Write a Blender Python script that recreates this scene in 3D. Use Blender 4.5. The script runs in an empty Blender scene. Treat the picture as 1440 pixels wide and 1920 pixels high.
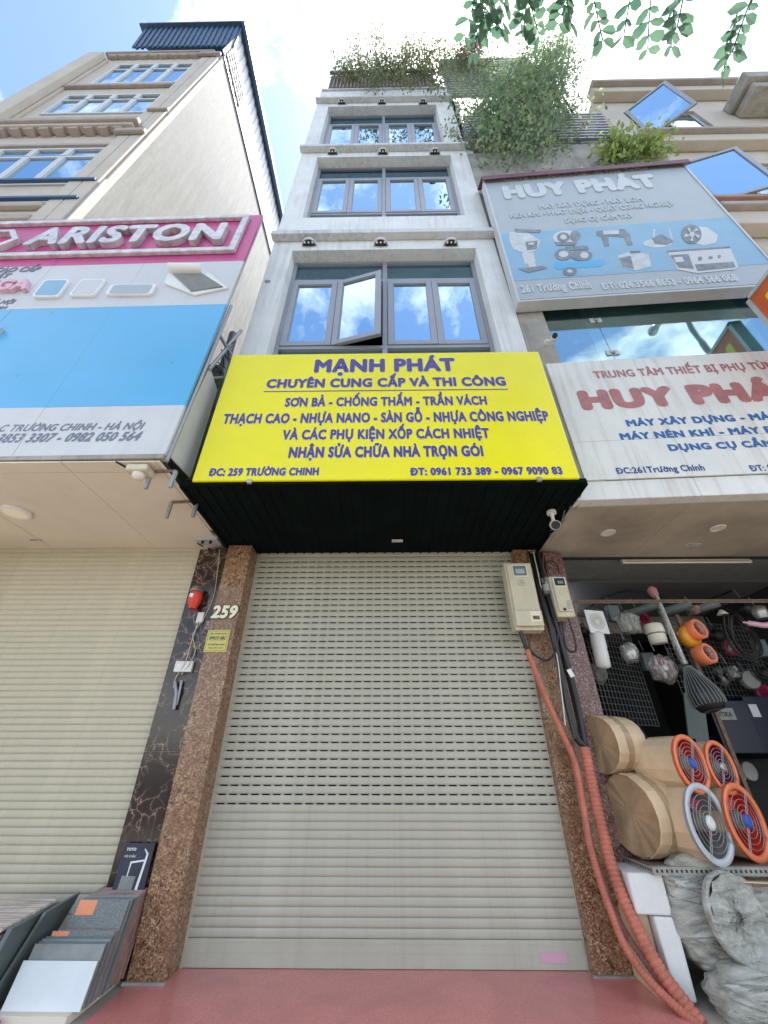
import bpy, bmesh, math, random
import numpy as np
from mathutils import Vector, Matrix
random.seed(7)
rng = np.random.default_rng(7)
SC = bpy.context.scene
COL = SC.collection
# ------------------------------------------------------------------ camera
F, PITCH, YAW, ROLL = 736.18, math.radians(32.135), math.radians(0.773), math.radians(0.0455)
CAM = Vector((0.0229, -4.1689, 1.3))
cp, sp, cy, sy = math.cos(PITCH), math.sin(PITCH), math.cos(YAW), math.sin(YAW)
_f = Vector((-sy*cp, cy*cp, sp)); _r = Vector((cy, sy, 0)); _u = _r.cross(_f)
_rr = math.cos(ROLL)*_r + math.sin(ROLL)*_u; _uu = -math.sin(ROLL)*_r + math.cos(ROLL)*_u
cam = bpy.data.cameras.new('camera'); camo = bpy.data.objects.new('camera', cam); COL.objects.link(camo)
cam.sensor_fit = 'HORIZONTAL'; cam.sensor_width = 36; cam.lens = F/1440*36
cam.clip_start = 0.05; cam.clip_end = 2000
m = Matrix((_rr, _uu, -_f)).transposed().to_4x4(); m.translation = CAM
camo.matrix_world = m
SC.camera = camo
SC.render.resolution_x = 768; SC.render.resolution_y = 1024
# ------------------------------------------------------------------ light
SUN_DIR = Vector((0.235, 0.10, 0.967)).normalized()
elev = math.asin(SUN_DIR.z); azim = math.atan2(SUN_DIR.x, SUN_DIR.y)
world = bpy.data.worlds.new("World"); SC.world = world; world.use_nodes = True
wn = world.node_tree; N = wn.nodes; L = wn.links
bgn = N['Background']; bgn.inputs[1].default_value = 0.12
skyt = N.new('ShaderNodeTexSky'); skyt.sky_type = 'NISHITA'; skyt.sun_disc = False
skyt.sun_elevation = elev; skyt.sun_rotation = azim; skyt.dust_density = 0.9; skyt.air_density = 1.0; skyt.ozone_density = 2.5
tc = N.new('ShaderNodeTexCoord')
sep = N.new('ShaderNodeSeparateXYZ'); L.new(tc.outputs['Generated'], sep.inputs[0])
def wmath(op, a, b=None, c=None):
    n = N.new('ShaderNodeMath'); n.operation = op
    for i, v in enumerate((a, b, c)):
        if v is None: continue
        if isinstance(v, (int, float)): n.inputs[i].default_value = v
        else: L.new(v, n.inputs[i])
    return n.outputs[0]
zz = wmath('ADD', wmath('MAXIMUM', sep.outputs[2], 0.0), 0.18)
px_ = wmath('DIVIDE', sep.outputs[0], zz); py_ = wmath('DIVIDE', sep.outputs[1], zz)
comb = N.new('ShaderNodeCombineXYZ'); L.new(px_, comb.inputs[0]); L.new(py_, comb.inputs[1]); comb.inputs[2].default_value = 3.3
nz = N.new('ShaderNodeTexNoise'); nz.inputs['Scale'].default_value = 4.2; nz.inputs['Detail'].default_value = 10; nz.inputs['Roughness'].default_value = 0.64
nz.inputs['Distortion'].default_value = 0.35
L.new(comb.outputs[0], nz.inputs['Vector'])
nz2 = N.new('ShaderNodeTexNoise'); nz2.inputs['Scale'].default_value = 0.9; nz2.inputs['Detail'].default_value = 3
L.new(comb.outputs[0], nz2.inputs['Vector'])
cl = wmath('ADD', wmath('MULTIPLY', nz.outputs['Fac'], 0.75), wmath('MULTIPLY', nz2.outputs['Fac'], 0.25))
ramp = N.new('ShaderNodeMapRange'); ramp.inputs['From Min'].default_value = 0.475; ramp.inputs['From Max'].default_value = 0.60
L.new(cl, ramp.inputs['Value'])
hv = N.new('ShaderNodeRGBToBW'); L.new(skyt.outputs[0], hv.inputs[0])
cb = N.new('ShaderNodeMixRGB'); cb.blend_type = 'MULTIPLY'; cb.inputs[0].default_value = 1
cb.inputs[1].default_value = (1.0, 0.965, 0.915, 1)
clb = wmath('ADD', wmath('MULTIPLY', hv.outputs[0], 2.3), 0.7)
L.new(clb, cb.inputs[2])
mx = N.new('ShaderNodeMixRGB'); L.new(ramp.outputs[0], mx.inputs[0]); dk = N.new('ShaderNodeMixRGB'); dk.blend_type = 'MULTIPLY'; dk.inputs[0].default_value = 1; L.new(skyt.outputs[0], dk.inputs[1]); dk.inputs[2].default_value = (.80, .84, .84, 1)
L.new(dk.outputs[0], mx.inputs[1]); L.new(cb.outputs[0], mx.inputs[2])
L.new(mx.outputs[0], bgn.inputs[0])
sun = bpy.data.lights.new('sun', 'SUN'); sun.energy = 3.0; sun.angle = math.radians(0.6); sun.color = (1, 0.96, 0.90)
suno = bpy.data.objects.new('sun', sun); COL.objects.link(suno); suno.rotation_euler = SUN_DIR.to_track_quat('Z', 'Y').to_euler()
SC.view_settings.view_transform = 'Standard'; SC.view_settings.look = 'None'; SC.view_settings.gamma = 1
SC.view_settings.exposure = 1.85
try: SC.view_settings.use_curve_mapping = False
except Exception: pass

# ------------------------------------------------------------------ helpers
class PL:                                   # a real plane in the street: origin, right, up, normal towards the street
    def __init__(s, p0, r=(1, 0, 0), u=(0, 0, 1)):
        s.p = Vector(p0); s.r = Vector(r).normalized(); s.u = Vector(u); s.u = (s.u - s.r*s.u.dot(s.r)).normalized(); s.n = s.r.cross(s.u)
def Y(v): return PL((0, v, 0))
def X(v): return PL((v, 0, 0), (0, 1, 0), (0, 0, 1))
def Z(v): return PL((0, 0, v), (1, 0, 0), (0, 1, 0))
def at(px, py, pl):                          # sight line of the photograph met with a plane of the street
    d = _f*F + _rr*(px-720) + _uu*(960-py)
    t = (pl.p-CAM).dot(pl.n)/d.dot(pl.n)
    return CAM + d*t

MATS = {}
def mat(name, base, rough=.6, metal=0.0, var=.08, scale=6, bump=0.0, bscale=60, streak=0.0, dirt=None, spec=.5, emis=None, trans=0, stretch=(1, 1, 1)):
    if name in MATS: return MATS[name]
    mt = bpy.data.materials.new(name); mt.use_nodes = True; MATS[name] = mt
    nt = mt.node_tree; n = nt.nodes; l = nt.links; b = n['Principled BSDF']
    b.inputs['Roughness'].default_value = rough; b.inputs['Metallic'].default_value = metal
    b.inputs['Specular IOR Level'].default_value = spec
    c = (*base, 1)
    if emis:
        b.inputs['Emission Color'].default_value = (*emis[:3], 1); b.inputs['Emission Strength'].default_value = emis[3]
    if trans: b.inputs['Transmission Weight'].default_value = trans
    b.inputs['Base Color'].default_value = c
    tcn = n.new('ShaderNodeTexCoord'); mp = n.new('ShaderNodeMapping'); l.new(tcn.outputs['Object'], mp.inputs[0]); mp.inputs['Scale'].default_value = stretch
    last = None
    if var > 0:
        nn = n.new('ShaderNodeTexNoise'); nn.inputs['Scale'].default_value = scale; nn.inputs['Detail'].default_value = 6; nn.inputs['Roughness'].default_value = .6
        l.new(mp.outputs[0], nn.inputs['Vector'])
        mr = n.new('ShaderNodeMapRange'); mr.inputs['From Min'].default_value = .3; mr.inputs['From Max'].default_value = .7
        mr.inputs['To Min'].default_value = 1-var*1.6; mr.inputs['To Max'].default_value = 1+var
        l.new(nn.outputs['Fac'], mr.inputs['Value'])
        vm = n.new('ShaderNodeVectorMath'); vm.operation = 'MULTIPLY'; vm.inputs[0].default_value = base
        l.new(mr.outputs[0], vm.inputs[1]); last = vm.outputs[0]
        rr = n.new('ShaderNodeMapRange'); rr.inputs['To Min'].default_value = max(.02, rough-.1); rr.inputs['To Max'].default_value = min(1, rough+.12)
        l.new(nn.outputs['Fac'], rr.inputs['Value']); l.new(rr.outputs[0], b.inputs['Roughness'])
    if streak > 0:                            # rain streaks and grime running down
        mp2 = n.new('ShaderNodeMapping'); l.new(tcn.outputs['Object'], mp2.inputs[0]); mp2.inputs['Scale'].default_value = (9, 9, .55)
        n2 = n.new('ShaderNodeTexNoise'); n2.inputs['Scale'].default_value = 1.6; n2.inputs['Detail'].default_value = 7; n2.inputs['Roughness'].default_value = .65
        l.new(mp2.outputs[0], n2.inputs['Vector'])
        n3 = n.new('ShaderNodeTexNoise'); n3.inputs['Scale'].default_value = .9; n3.inputs['Detail'].default_value = 4; l.new(tcn.outputs['Object'], n3.inputs['Vector'])
        ad = n.new('ShaderNodeMath'); ad.operation = 'MULTIPLY_ADD'; l.new(n3.outputs['Fac'], ad.inputs[0]); ad.inputs[1].default_value = .5; l.new(n2.outputs['Fac'], ad.inputs[2])
        m3 = n.new('ShaderNodeMapRange'); m3.inputs['From Min'].default_value = .74; m3.inputs['From Max'].default_value = .98
        m3.inputs['To Max'].default_value = streak; l.new(ad.outputs[0], m3.inputs['Value'])
        mi = n.new('ShaderNodeMixRGB'); l.new(m3.outputs[0], mi.inputs[0])
        if last: l.new(last, mi.inputs[1])
        else: mi.inputs[1].default_value = c
        d = dirt or (base[0]*.35, base[1]*.33, base[2]*.3); mi.inputs[2].default_value = (*d, 1)
        last = mi.outputs[0]
    if last: l.new(last, b.inputs['Base Color'])
    if bump > 0:
        nb = n.new('ShaderNodeTexNoise'); nb.inputs['Scale'].default_value = bscale; nb.inputs['Detail'].default_value = 5
        l.new(mp.outputs[0], nb.inputs['Vector'])
        bp = n.new('ShaderNodeBump'); bp.inputs['Strength'].default_value = bump; bp.inputs['Distance'].default_value = .01
        l.new(nb.outputs['Fac'], bp.inputs['Height']); l.new(bp.outputs[0], b.inputs['Normal'])
    return mt

def rampmat(name, stops, scale=40, rough=.3, big=None, distort=0.0, detail=8, voro=None):
    """speckled stone: colour ramp over noise (and voronoi crystals)"""
    mt = bpy.data.materials.new(name); mt.use_nodes = True; MATS[name] = mt
    nt = mt.node_tree; n = nt.nodes; l = nt.links; b = n['Principled BSDF']; b.inputs['Roughness'].default_value = rough
    tcn = n.new('ShaderNodeTexCoord')
    nn = n.new('ShaderNodeTexNoise'); nn.inputs['Scale'].default_value = scale; nn.inputs['Detail'].default_value = detail; nn.inputs['Roughness'].default_value = .62; nn.inputs['Distortion'].default_value = distort
    l.new(tcn.outputs['Object'], nn.inputs['Vector'])
    src = nn.outputs['Fac']
    if voro:
        v = n.new('ShaderNodeTexVoronoi'); v.inputs['Scale'].default_value = voro; l.new(tcn.outputs['Object'], v.inputs['Vector'])
        sx = n.new('ShaderNodeSeparateColor'); l.new(v.outputs['Color'], sx.inputs[0])
        mm = n.new('ShaderNodeMath'); mm.operation = 'MULTIPLY_ADD'; l.new(sx.outputs[0], mm.inputs[0]); mm.inputs[1].default_value = .20
        m2 = n.new('ShaderNodeMath'); m2.operation = 'SUBTRACT'; l.new(src, m2.inputs[0]); m2.inputs[1].default_value = .10
        l.new(m2.outputs[0], mm.inputs[2]); src = mm.outputs[0]
    cr = n.new('ShaderNodeValToRGB'); l.new(src, cr.inputs[0])
    e = cr.color_ramp.elements
    while len(e) < len(stops): e.new(.5)
    for i, (p, c) in enumerate(stops): e[i].position = p; e[i].color = (*c, 1)
    out = cr.outputs[0]
    if big:
        n2 = n.new('ShaderNodeTexNoise'); n2.inputs['Scale'].default_value = big[0]; n2.inputs['Detail'].default_value = 4; n2.inputs['Distortion'].default_value = 1.2
        l.new(tcn.outputs['Object'], n2.inputs['Vector'])
        r2 = n.new('ShaderNodeMapRange'); r2.inputs['From Min'].default_value = .4; r2.inputs['From Max'].default_value = .65; r2.inputs['To Max'].default_value = big[2]
        l.new(n2.outputs['Fac'], r2.inputs['Value'])
        mi = n.new('ShaderNodeMixRGB'); l.new(r2.outputs[0], mi.inputs[0]); l.new(out, mi.inputs[1]); mi.inputs[2].default_value = (*big[1], 1); out = mi.outputs[0]
    l.new(out, b.inputs['Base Color'])
    return mt

def glassmat(name, tint=(.78, .9, 1.0), through=.3, tcol=(.35, .5, .6), rough=.015, wave=.0):
    mt = bpy.data.materials.new(name); mt.use_nodes = True; MATS[name] = mt
    n = mt.node_tree.nodes; l = mt.node_tree.links; n.remove(n['Principled BSDF'])
    g = n.new('ShaderNodeBsdfGlossy'); g.inputs['Color'].default_value = (*tint, 1); g.inputs['Roughness'].default_value = rough
    t = n.new('ShaderNodeBsdfTransparent'); t.inputs['Color'].default_value = (*tcol, 1)
    mi = n.new('ShaderNodeMixShader'); mi.inputs[0].default_value = through
    tcn = n.new('ShaderNodeTexCoord')
    nb = n.new('ShaderNodeTexNoise'); nb.inputs['Scale'].default_value = 1.3; nb.inputs['Detail'].default_value = 2; l.new(tcn.outputs['Object'], nb.inputs['Vector'])
    bp = n.new('ShaderNodeBump'); bp.inputs['Strength'].default_value = .25; bp.inputs['Distance'].default_value = .012
    l.new(nb.outputs['Fac'], bp.inputs['Height']); l.new(bp.outputs[0], g.inputs['Normal'])
    l.new(g.outputs[0], mi.inputs[1]); l.new(t.outputs[0], mi.inputs[2]); l.new(mi.outputs[0], n['Material Output'].inputs[0])
    return mt

def leafmat(name, c1, c2, trans=.35, nscale=9):
    mt = bpy.data.materials.new(name); mt.use_nodes = True; MATS[name] = mt
    n = mt.node_tree.nodes; l = mt.node_tree.links; b = n['Principled BSDF']; b.inputs['Roughness'].default_value = .5
    tcn = n.new('ShaderNodeTexCoord'); nn = n.new('ShaderNodeTexNoise'); nn.inputs['Scale'].default_value = nscale; nn.inputs['Detail'].default_value = 3
    l.new(tcn.outputs['Object'], nn.inputs['Vector'])
    cr = n.new('ShaderNodeValToRGB'); cr.color_ramp.elements[0].position = .35; cr.color_ramp.elements[1].position = .65
    cr.color_ramp.elements[0].color = (*c1, 1); cr.color_ramp.elements[1].color = (*c2, 1)
    l.new(nn.outputs['Fac'], cr.inputs[0]); l.new(cr.outputs[0], b.inputs['Base Color'])
    tr = n.new('ShaderNodeBsdfTranslucent'); l.new(cr.outputs[0], tr.inputs[0])
    mi = n.new('ShaderNodeMixShader'); mi.inputs[0].default_value = trans
    l.new(b.outputs[0], mi.inputs[1]); l.new(tr.outputs[0], mi.inputs[2]); l.new(mi.outputs[0], n['Material Output'].inputs[0])
    return mt

ORG = {}
def wloc(o):
    while o.parent: o = o.parent
    return ORG.get(o.name, Vector((0, 0, 0)))
class MB:
    def __init__(s): s.v = []; s.f = []; s.s = []
    def add(s, vs, fs, smooth=False):
        o = len(s.v); s.v += [tuple(v) for v in vs]; s.f += [tuple(i+o for i in f) for f in fs]; s.s += [smooth]*len(fs); return s
    def box(s, x0, x1, y0, y1, z0, z1):
        return s.add([(x0,y0,z0),(x1,y0,z0),(x1,y1,z0),(x0,y1,z0),(x0,y0,z1),(x1,y0,z1),(x1,y1,z1),(x0,y1,z1)],
                     [(0,3,2,1),(4,5,6,7),(0,1,5,4),(1,2,6,5),(2,3,7,6),(3,0,4,7)])
    def slab(s, pts, off):                   # polygon extruded by a vector
        pts = [Vector(p) for p in pts]; off = Vector(off); n = len(pts)
        return s.add(pts+[p+off for p in pts], [tuple(range(n)), tuple(range(2*n-1, n-1, -1))]+[(i, i+n, (i+1) % n+n, (i+1) % n) for i in range(n)])
    def quad(s, *p): return s.add([Vector(q) for q in p], [tuple(range(len(p)))])
    def pbox(s, pl, a0, a1, b0, b1, d0, d1):  # box in plane coordinates: a along right, b along up, d along normal
        c = [pl.p+pl.r*a+pl.u*b+pl.n*d for d in (d0, d1) for a, b in ((a0,b0),(a1,b0),(a1,b1),(a0,b1))]
        return s.add(c, [(0,3,2,1),(4,5,6,7),(0,1,5,4),(1,2,6,5),(2,3,7,6),(3,0,4,7)])
    def ring(s, c, ax, r, n, u=None):
        ax = Vector(ax).normalized(); u = Vector(u) if u else (Vector((0,0,1)) if abs(ax.z) < .9 else Vector((1,0,0)))
        u = (u-ax*u.dot(ax)).normalized(); w = ax.cross(u)
        return [Vector(c)+(u*math.cos(2*math.pi*i/n)+w*math.sin(2*math.pi*i/n))*r for i in range(n)]
    def lathe(s, c, ax, prof, n=24, cap0=True, cap1=True, smooth=True):   # prof: (distance along axis, radius)
        ax = Vector(ax).normalized(); rs = [s.ring(Vector(c)+ax*d, ax, r, n) for d, r in prof]
        vs = [p for r in rs for p in r]; fs = []
        for k in range(len(rs)-1):
            for i in range(n): fs.append((k*n+i, k*n+(i+1) % n, (k+1)*n+(i+1) % n, (k+1)*n+i))
        s.add(vs, fs, smooth)
        if cap0: s.add(rs[0], [tuple(range(n-1, -1, -1))])
        if cap1: s.add(rs[-1], [tuple(range(n))])
        return s
    def tube(s, pts, r, n=8, caps=True, smooth=True):
        pts = [Vector(p) for p in pts]; R = r if isinstance(r, (list, tuple)) else [r]*len(pts)
        u = None; rs = []
        for i, p in enumerate(pts):
            t = (pts[min(i+1, len(pts)-1)]-pts[max(i-1, 0)]).normalized()
            if u is None: u = t.orthogonal().normalized()
            u = (u-t*u.dot(t)).normalized(); w = t.cross(u)
            rs.append([p+(u*math.cos(2*math.pi*k/n)+w*math.sin(2*math.pi*k/n))*R[i] for k in range(n)])
        vs = [p for q in rs for p in q]; fs = []
        for k in range(len(rs)-1):
            for i in range(n): fs.append((k*n+i, k*n+(i+1) % n, (k+1)*n+(i+1) % n, (k+1)*n+i))
        s.add(vs, fs, smooth)
        if caps: s.add(rs[0], [tuple(range(n-1, -1, -1))]); s.add(rs[-1], [tuple(range(n))])
        return s
    def mesh(s, name):
        me = bpy.data.meshes.new(name); me.from_pydata(s.v, [], s.f); me.update()
        me.polygons.foreach_set('use_smooth', s.s)
        bm = bmesh.new(); bm.from_mesh(me); bmesh.ops.recalc_face_normals(bm, faces=bm.faces); bm.to_mesh(me); bm.free()
        return me
    def build(s, name, mt, parent=None, bevel=0, label=None):
        W = wloc(parent) if parent else Vector((0, 0, 0))
        if W.length: s.v = [(a-W.x, b-W.y, c-W.z) for a, b, c in s.v]
        o = bpy.data.objects.new(name, s.mesh(name)); COL.objects.link(o)
        o.data.materials.append(mt)
        if parent: o.parent = parent
        if bevel:
            bv = o.modifiers.new('bevel', 'BEVEL'); bv.width = bevel; bv.segments = 2; bv.limit_method = 'ANGLE'
        if label: o['label'] = label
        return o
def spline(pts, n=12):
    pts = [Vector(p) for p in pts]; P = [pts[0]*2-pts[1]]+pts+[pts[-1]*2-pts[-2]]; out = []
    for i in range(1, len(P)-2):
        for k in range(n):
            t = k/n; a, b, c, d = P[i-1], P[i], P[i+1], P[i+2]
            out.append(.5*((2*b)+(c-a)*t+(2*a-5*b+4*c-d)*t*t+(3*b-a-3*c+d)*t**3))
    out.append(pts[-1]); return out
def tag(o, label=None, cat=None, group=None, kind=None):
    if label: o['label'] = label
    if cat: o['category'] = cat
    if group: o['group'] = group
    if kind: o['kind'] = kind
    return o
def thing(name, label, cat, loc=(0, 0, 0), group=None):
    o = bpy.data.objects.new(name, None); COL.objects.link(o); o.location = loc; ORG[o.name] = Vector(loc)
    return tag(o, label, cat, group)
def copy_tree(o, off, label, group=None):
    c = o.copy(); COL.objects.link(c); c.location = o.location+Vector(off); c['label'] = label
    def rec(a, b):
        for ch in list(a.children):
            d = ch.copy(); COL.objects.link(d); d.parent = b; rec(ch, d)
    rec(o, c); return c
def struct(o): o['kind'] = 'structure'; return o

# lettering ---------------------------------------------------------
_cache = {}
def glyphs(txt, bold, solid=False):
    """heavy letters: copies of the outline shifted round a small circle, each a hair above the last"""
    k = (txt, bold, solid)
    if k not in _cache:
        src = txt; txt = ''.join({'Ơ': 'O', 'Ờ': 'Ò', 'Ở': 'O', 'ờ': 'ò', 'ơ': 'o', 'Đ': 'D'}.get(c, c) for c in txt)
        def width_to(t_):
            c2 = bpy.data.curves.new('m', 'FONT'); c2.body = t_; c2.size = 1; c2.space_character = 1+bold*1.6; o2 = bpy.data.objects.new('m', c2); COL.objects.link(o2)
            d2 = bpy.context.evaluated_depsgraph_get(); m2 = bpy.data.meshes.new_from_object(o2.evaluated_get(d2)); q = np.zeros(len(m2.vertices)*3); m2.vertices.foreach_get('co', q)
            bpy.data.objects.remove(o2); bpy.data.curves.remove(c2); bpy.data.meshes.remove(m2); q = q.reshape(-1, 3); return q
        extra = []
        for i, ch in enumerate(src):
            if ch in 'ƠỜỞờơ':
                q = width_to(txt[:i]+('O' if ch.isupper() else 'o')); xr_, h_ = q[:, 0].max(), (.70 if ch.isupper() else .50)
                extra.append([(xr_-.10, h_-.10), (xr_-.02, h_-.12), (xr_+.045, h_-.02), (xr_+.055, h_+.07), (xr_-.02, h_+.07), (xr_-.025, h_-.0), (xr_-.08, h_-.05)])
            if ch == 'Đ':
                q = width_to(txt[:i]+'D'); w1 = width_to('D'); xl_ = q[:, 0].max()-(w1[:, 0].max()-w1[:, 0].min())
                extra.append([(xl_-.07, .32), (xl_+.26, .32), (xl_+.26, .40), (xl_-.07, .40)])
        cu = bpy.data.curves.new('t', 'FONT'); cu.body = txt; cu.size = 1; cu.resolution_u = 3
        cu.space_character = 1+bold*1.6
        if solid: cu.extrude = .5
        ob = bpy.data.objects.new('t', cu); COL.objects.link(ob)
        dg = bpy.context.evaluated_depsgraph_get(); me = bpy.data.meshes.new_from_object(ob.evaluated_get(dg))
        v = np.zeros(len(me.vertices)*3); me.vertices.foreach_get('co', v); v = v.reshape(-1, 3)
        f = [tuple(p.vertices) for p in me.polygons]; V = []; Fc = []
        for poly in extra:
            o_ = len(v); m_ = len(poly)
            v = np.concatenate([v, np.array([(a, b, .52 if solid else .03) for a, b in poly])])
            f.append(tuple(range(o_, o_+m_)))
        n = 8 if bold > 0 else 0
        for i in range(n+1):
            w = v.copy(); w[:, 2] = (w[:, 2]+.5 if solid else w[:, 2])
            if i: w[:, 0] += bold*math.cos(2*math.pi*i/n); w[:, 1] += bold*math.sin(2*math.pi*i/n)
            w[:, 2] = w[:, 2]*(1+.004*i)+(.0 if solid else i*.1)
            o_ = i*len(v); V.append(w); Fc += [tuple(q+o_ for q in p) for p in f]
        _cache[k] = (np.concatenate(V), Fc)
        bpy.data.objects.remove(ob); bpy.data.curves.remove(cu); bpy.data.meshes.remove(me)
    return _cache[k]
def text(parent, txt, p0, width, height, pl, mt, bold=.03, depth=.004, lift=0.0, ref=None, slant=0.0, name='lettering', grow=None, split=False):
    """p0 = lower left corner on plane pl; width of the words (or of ref, their visible start); height = cap height"""
    solid = depth >= .004
    v, f = glyphs(txt, bold, solid); rv, _ = glyphs(ref or txt, bold); hv_, _ = glyphs('H', bold)
    x0, x1 = rv[:, 0].min(), rv[:, 0].max(); cap0, cap1 = hv_[:, 1].min(), hv_[:, 1].max()
    sx = width/(x1-x0); sy_ = height/(cap1-cap0)
    if grow:
        cu_b = glyphs(txt, bold)[0]; n0 = len(cu_b)//9; base = cu_b[:n0]; e_ = grow; fl_ = f[:len(f)//9] if not solid else glyphs(txt, bold)[1][:len(glyphs(txt, bold)[1])//9]
        V = []; f = []
        for i in range(12):
            w = base.copy(); w[:, 0] += e_*math.cos(math.pi*i/6)*.8; w[:, 1] += e_*math.sin(math.pi*i/6); w[:, 2] = i*.06
            f += [tuple(q+i*n0 for q in p) for p in fl_]; V.append(w)
        v = np.concatenate(V); solid = False
    D = v[:, 2]*depth+lift if solid else v[:, 2]*.0009+lift
    A = (v[:, 0]-x0)*sx; B = (v[:, 1]-cap0)*sy_
    A = A+B*slant
    P = np.outer(A, pl.r)+np.outer(B, pl.u)+np.outer(D, pl.n)+np.array(p0)
    if split:                                 # raised letters: each one an object of its own
        iv = sorted((min(v[q, 0] for q in p), max(v[q, 0] for q in p)) for p in f); mg = []
        for a_, b_ in iv:
            if mg and a_ <= mg[-1][1]: mg[-1][1] = max(mg[-1][1], b_)
            else: mg.append([a_, b_])
        W = wloc(parent); base_ = name
        for a_, b_ in mg:
            fs_ = [p for p in f if a_-1e-6 <= v[p[0], 0] <= b_+1e-6]; ids = sorted({q for p in fs_ for q in p}); mp_ = {q: i for i, q in enumerate(ids)}
            me = bpy.data.meshes.new('letter'); me.from_pydata([(P[q][0]-W.x, P[q][1]-W.y, P[q][2]-W.z) for q in ids], [], [tuple(mp_[q] for q in p) for p in fs_])
            me.materials.append(mt); o = bpy.data.objects.new('letter', me); COL.objects.link(o); o.parent = parent
        return o
    mb = MB(); mb.add(P.tolist(), f)
    W = wloc(parent); me = bpy.data.meshes.new(name); me.from_pydata([(a-W.x, b-W.y, c-W.z) for a, b, c in mb.v], [], mb.f)
    me.materials.append(mt); o = bpy.data.objects.new(name, me); COL.objects.link(o); o.parent = parent
    return o
def ptext(parent, txt, pxl, pxr, pyb, pyt, pl, mt, **k):
    a = at(pxl, pyb, pl); b = at(pxr, pyb, pl); W = (b-a).dot(pl.r); H = (at(pxl, pyt, pl)-a).dot(pl.u)
    return text(parent, txt, a, W, H, pl, mt, **k)

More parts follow.
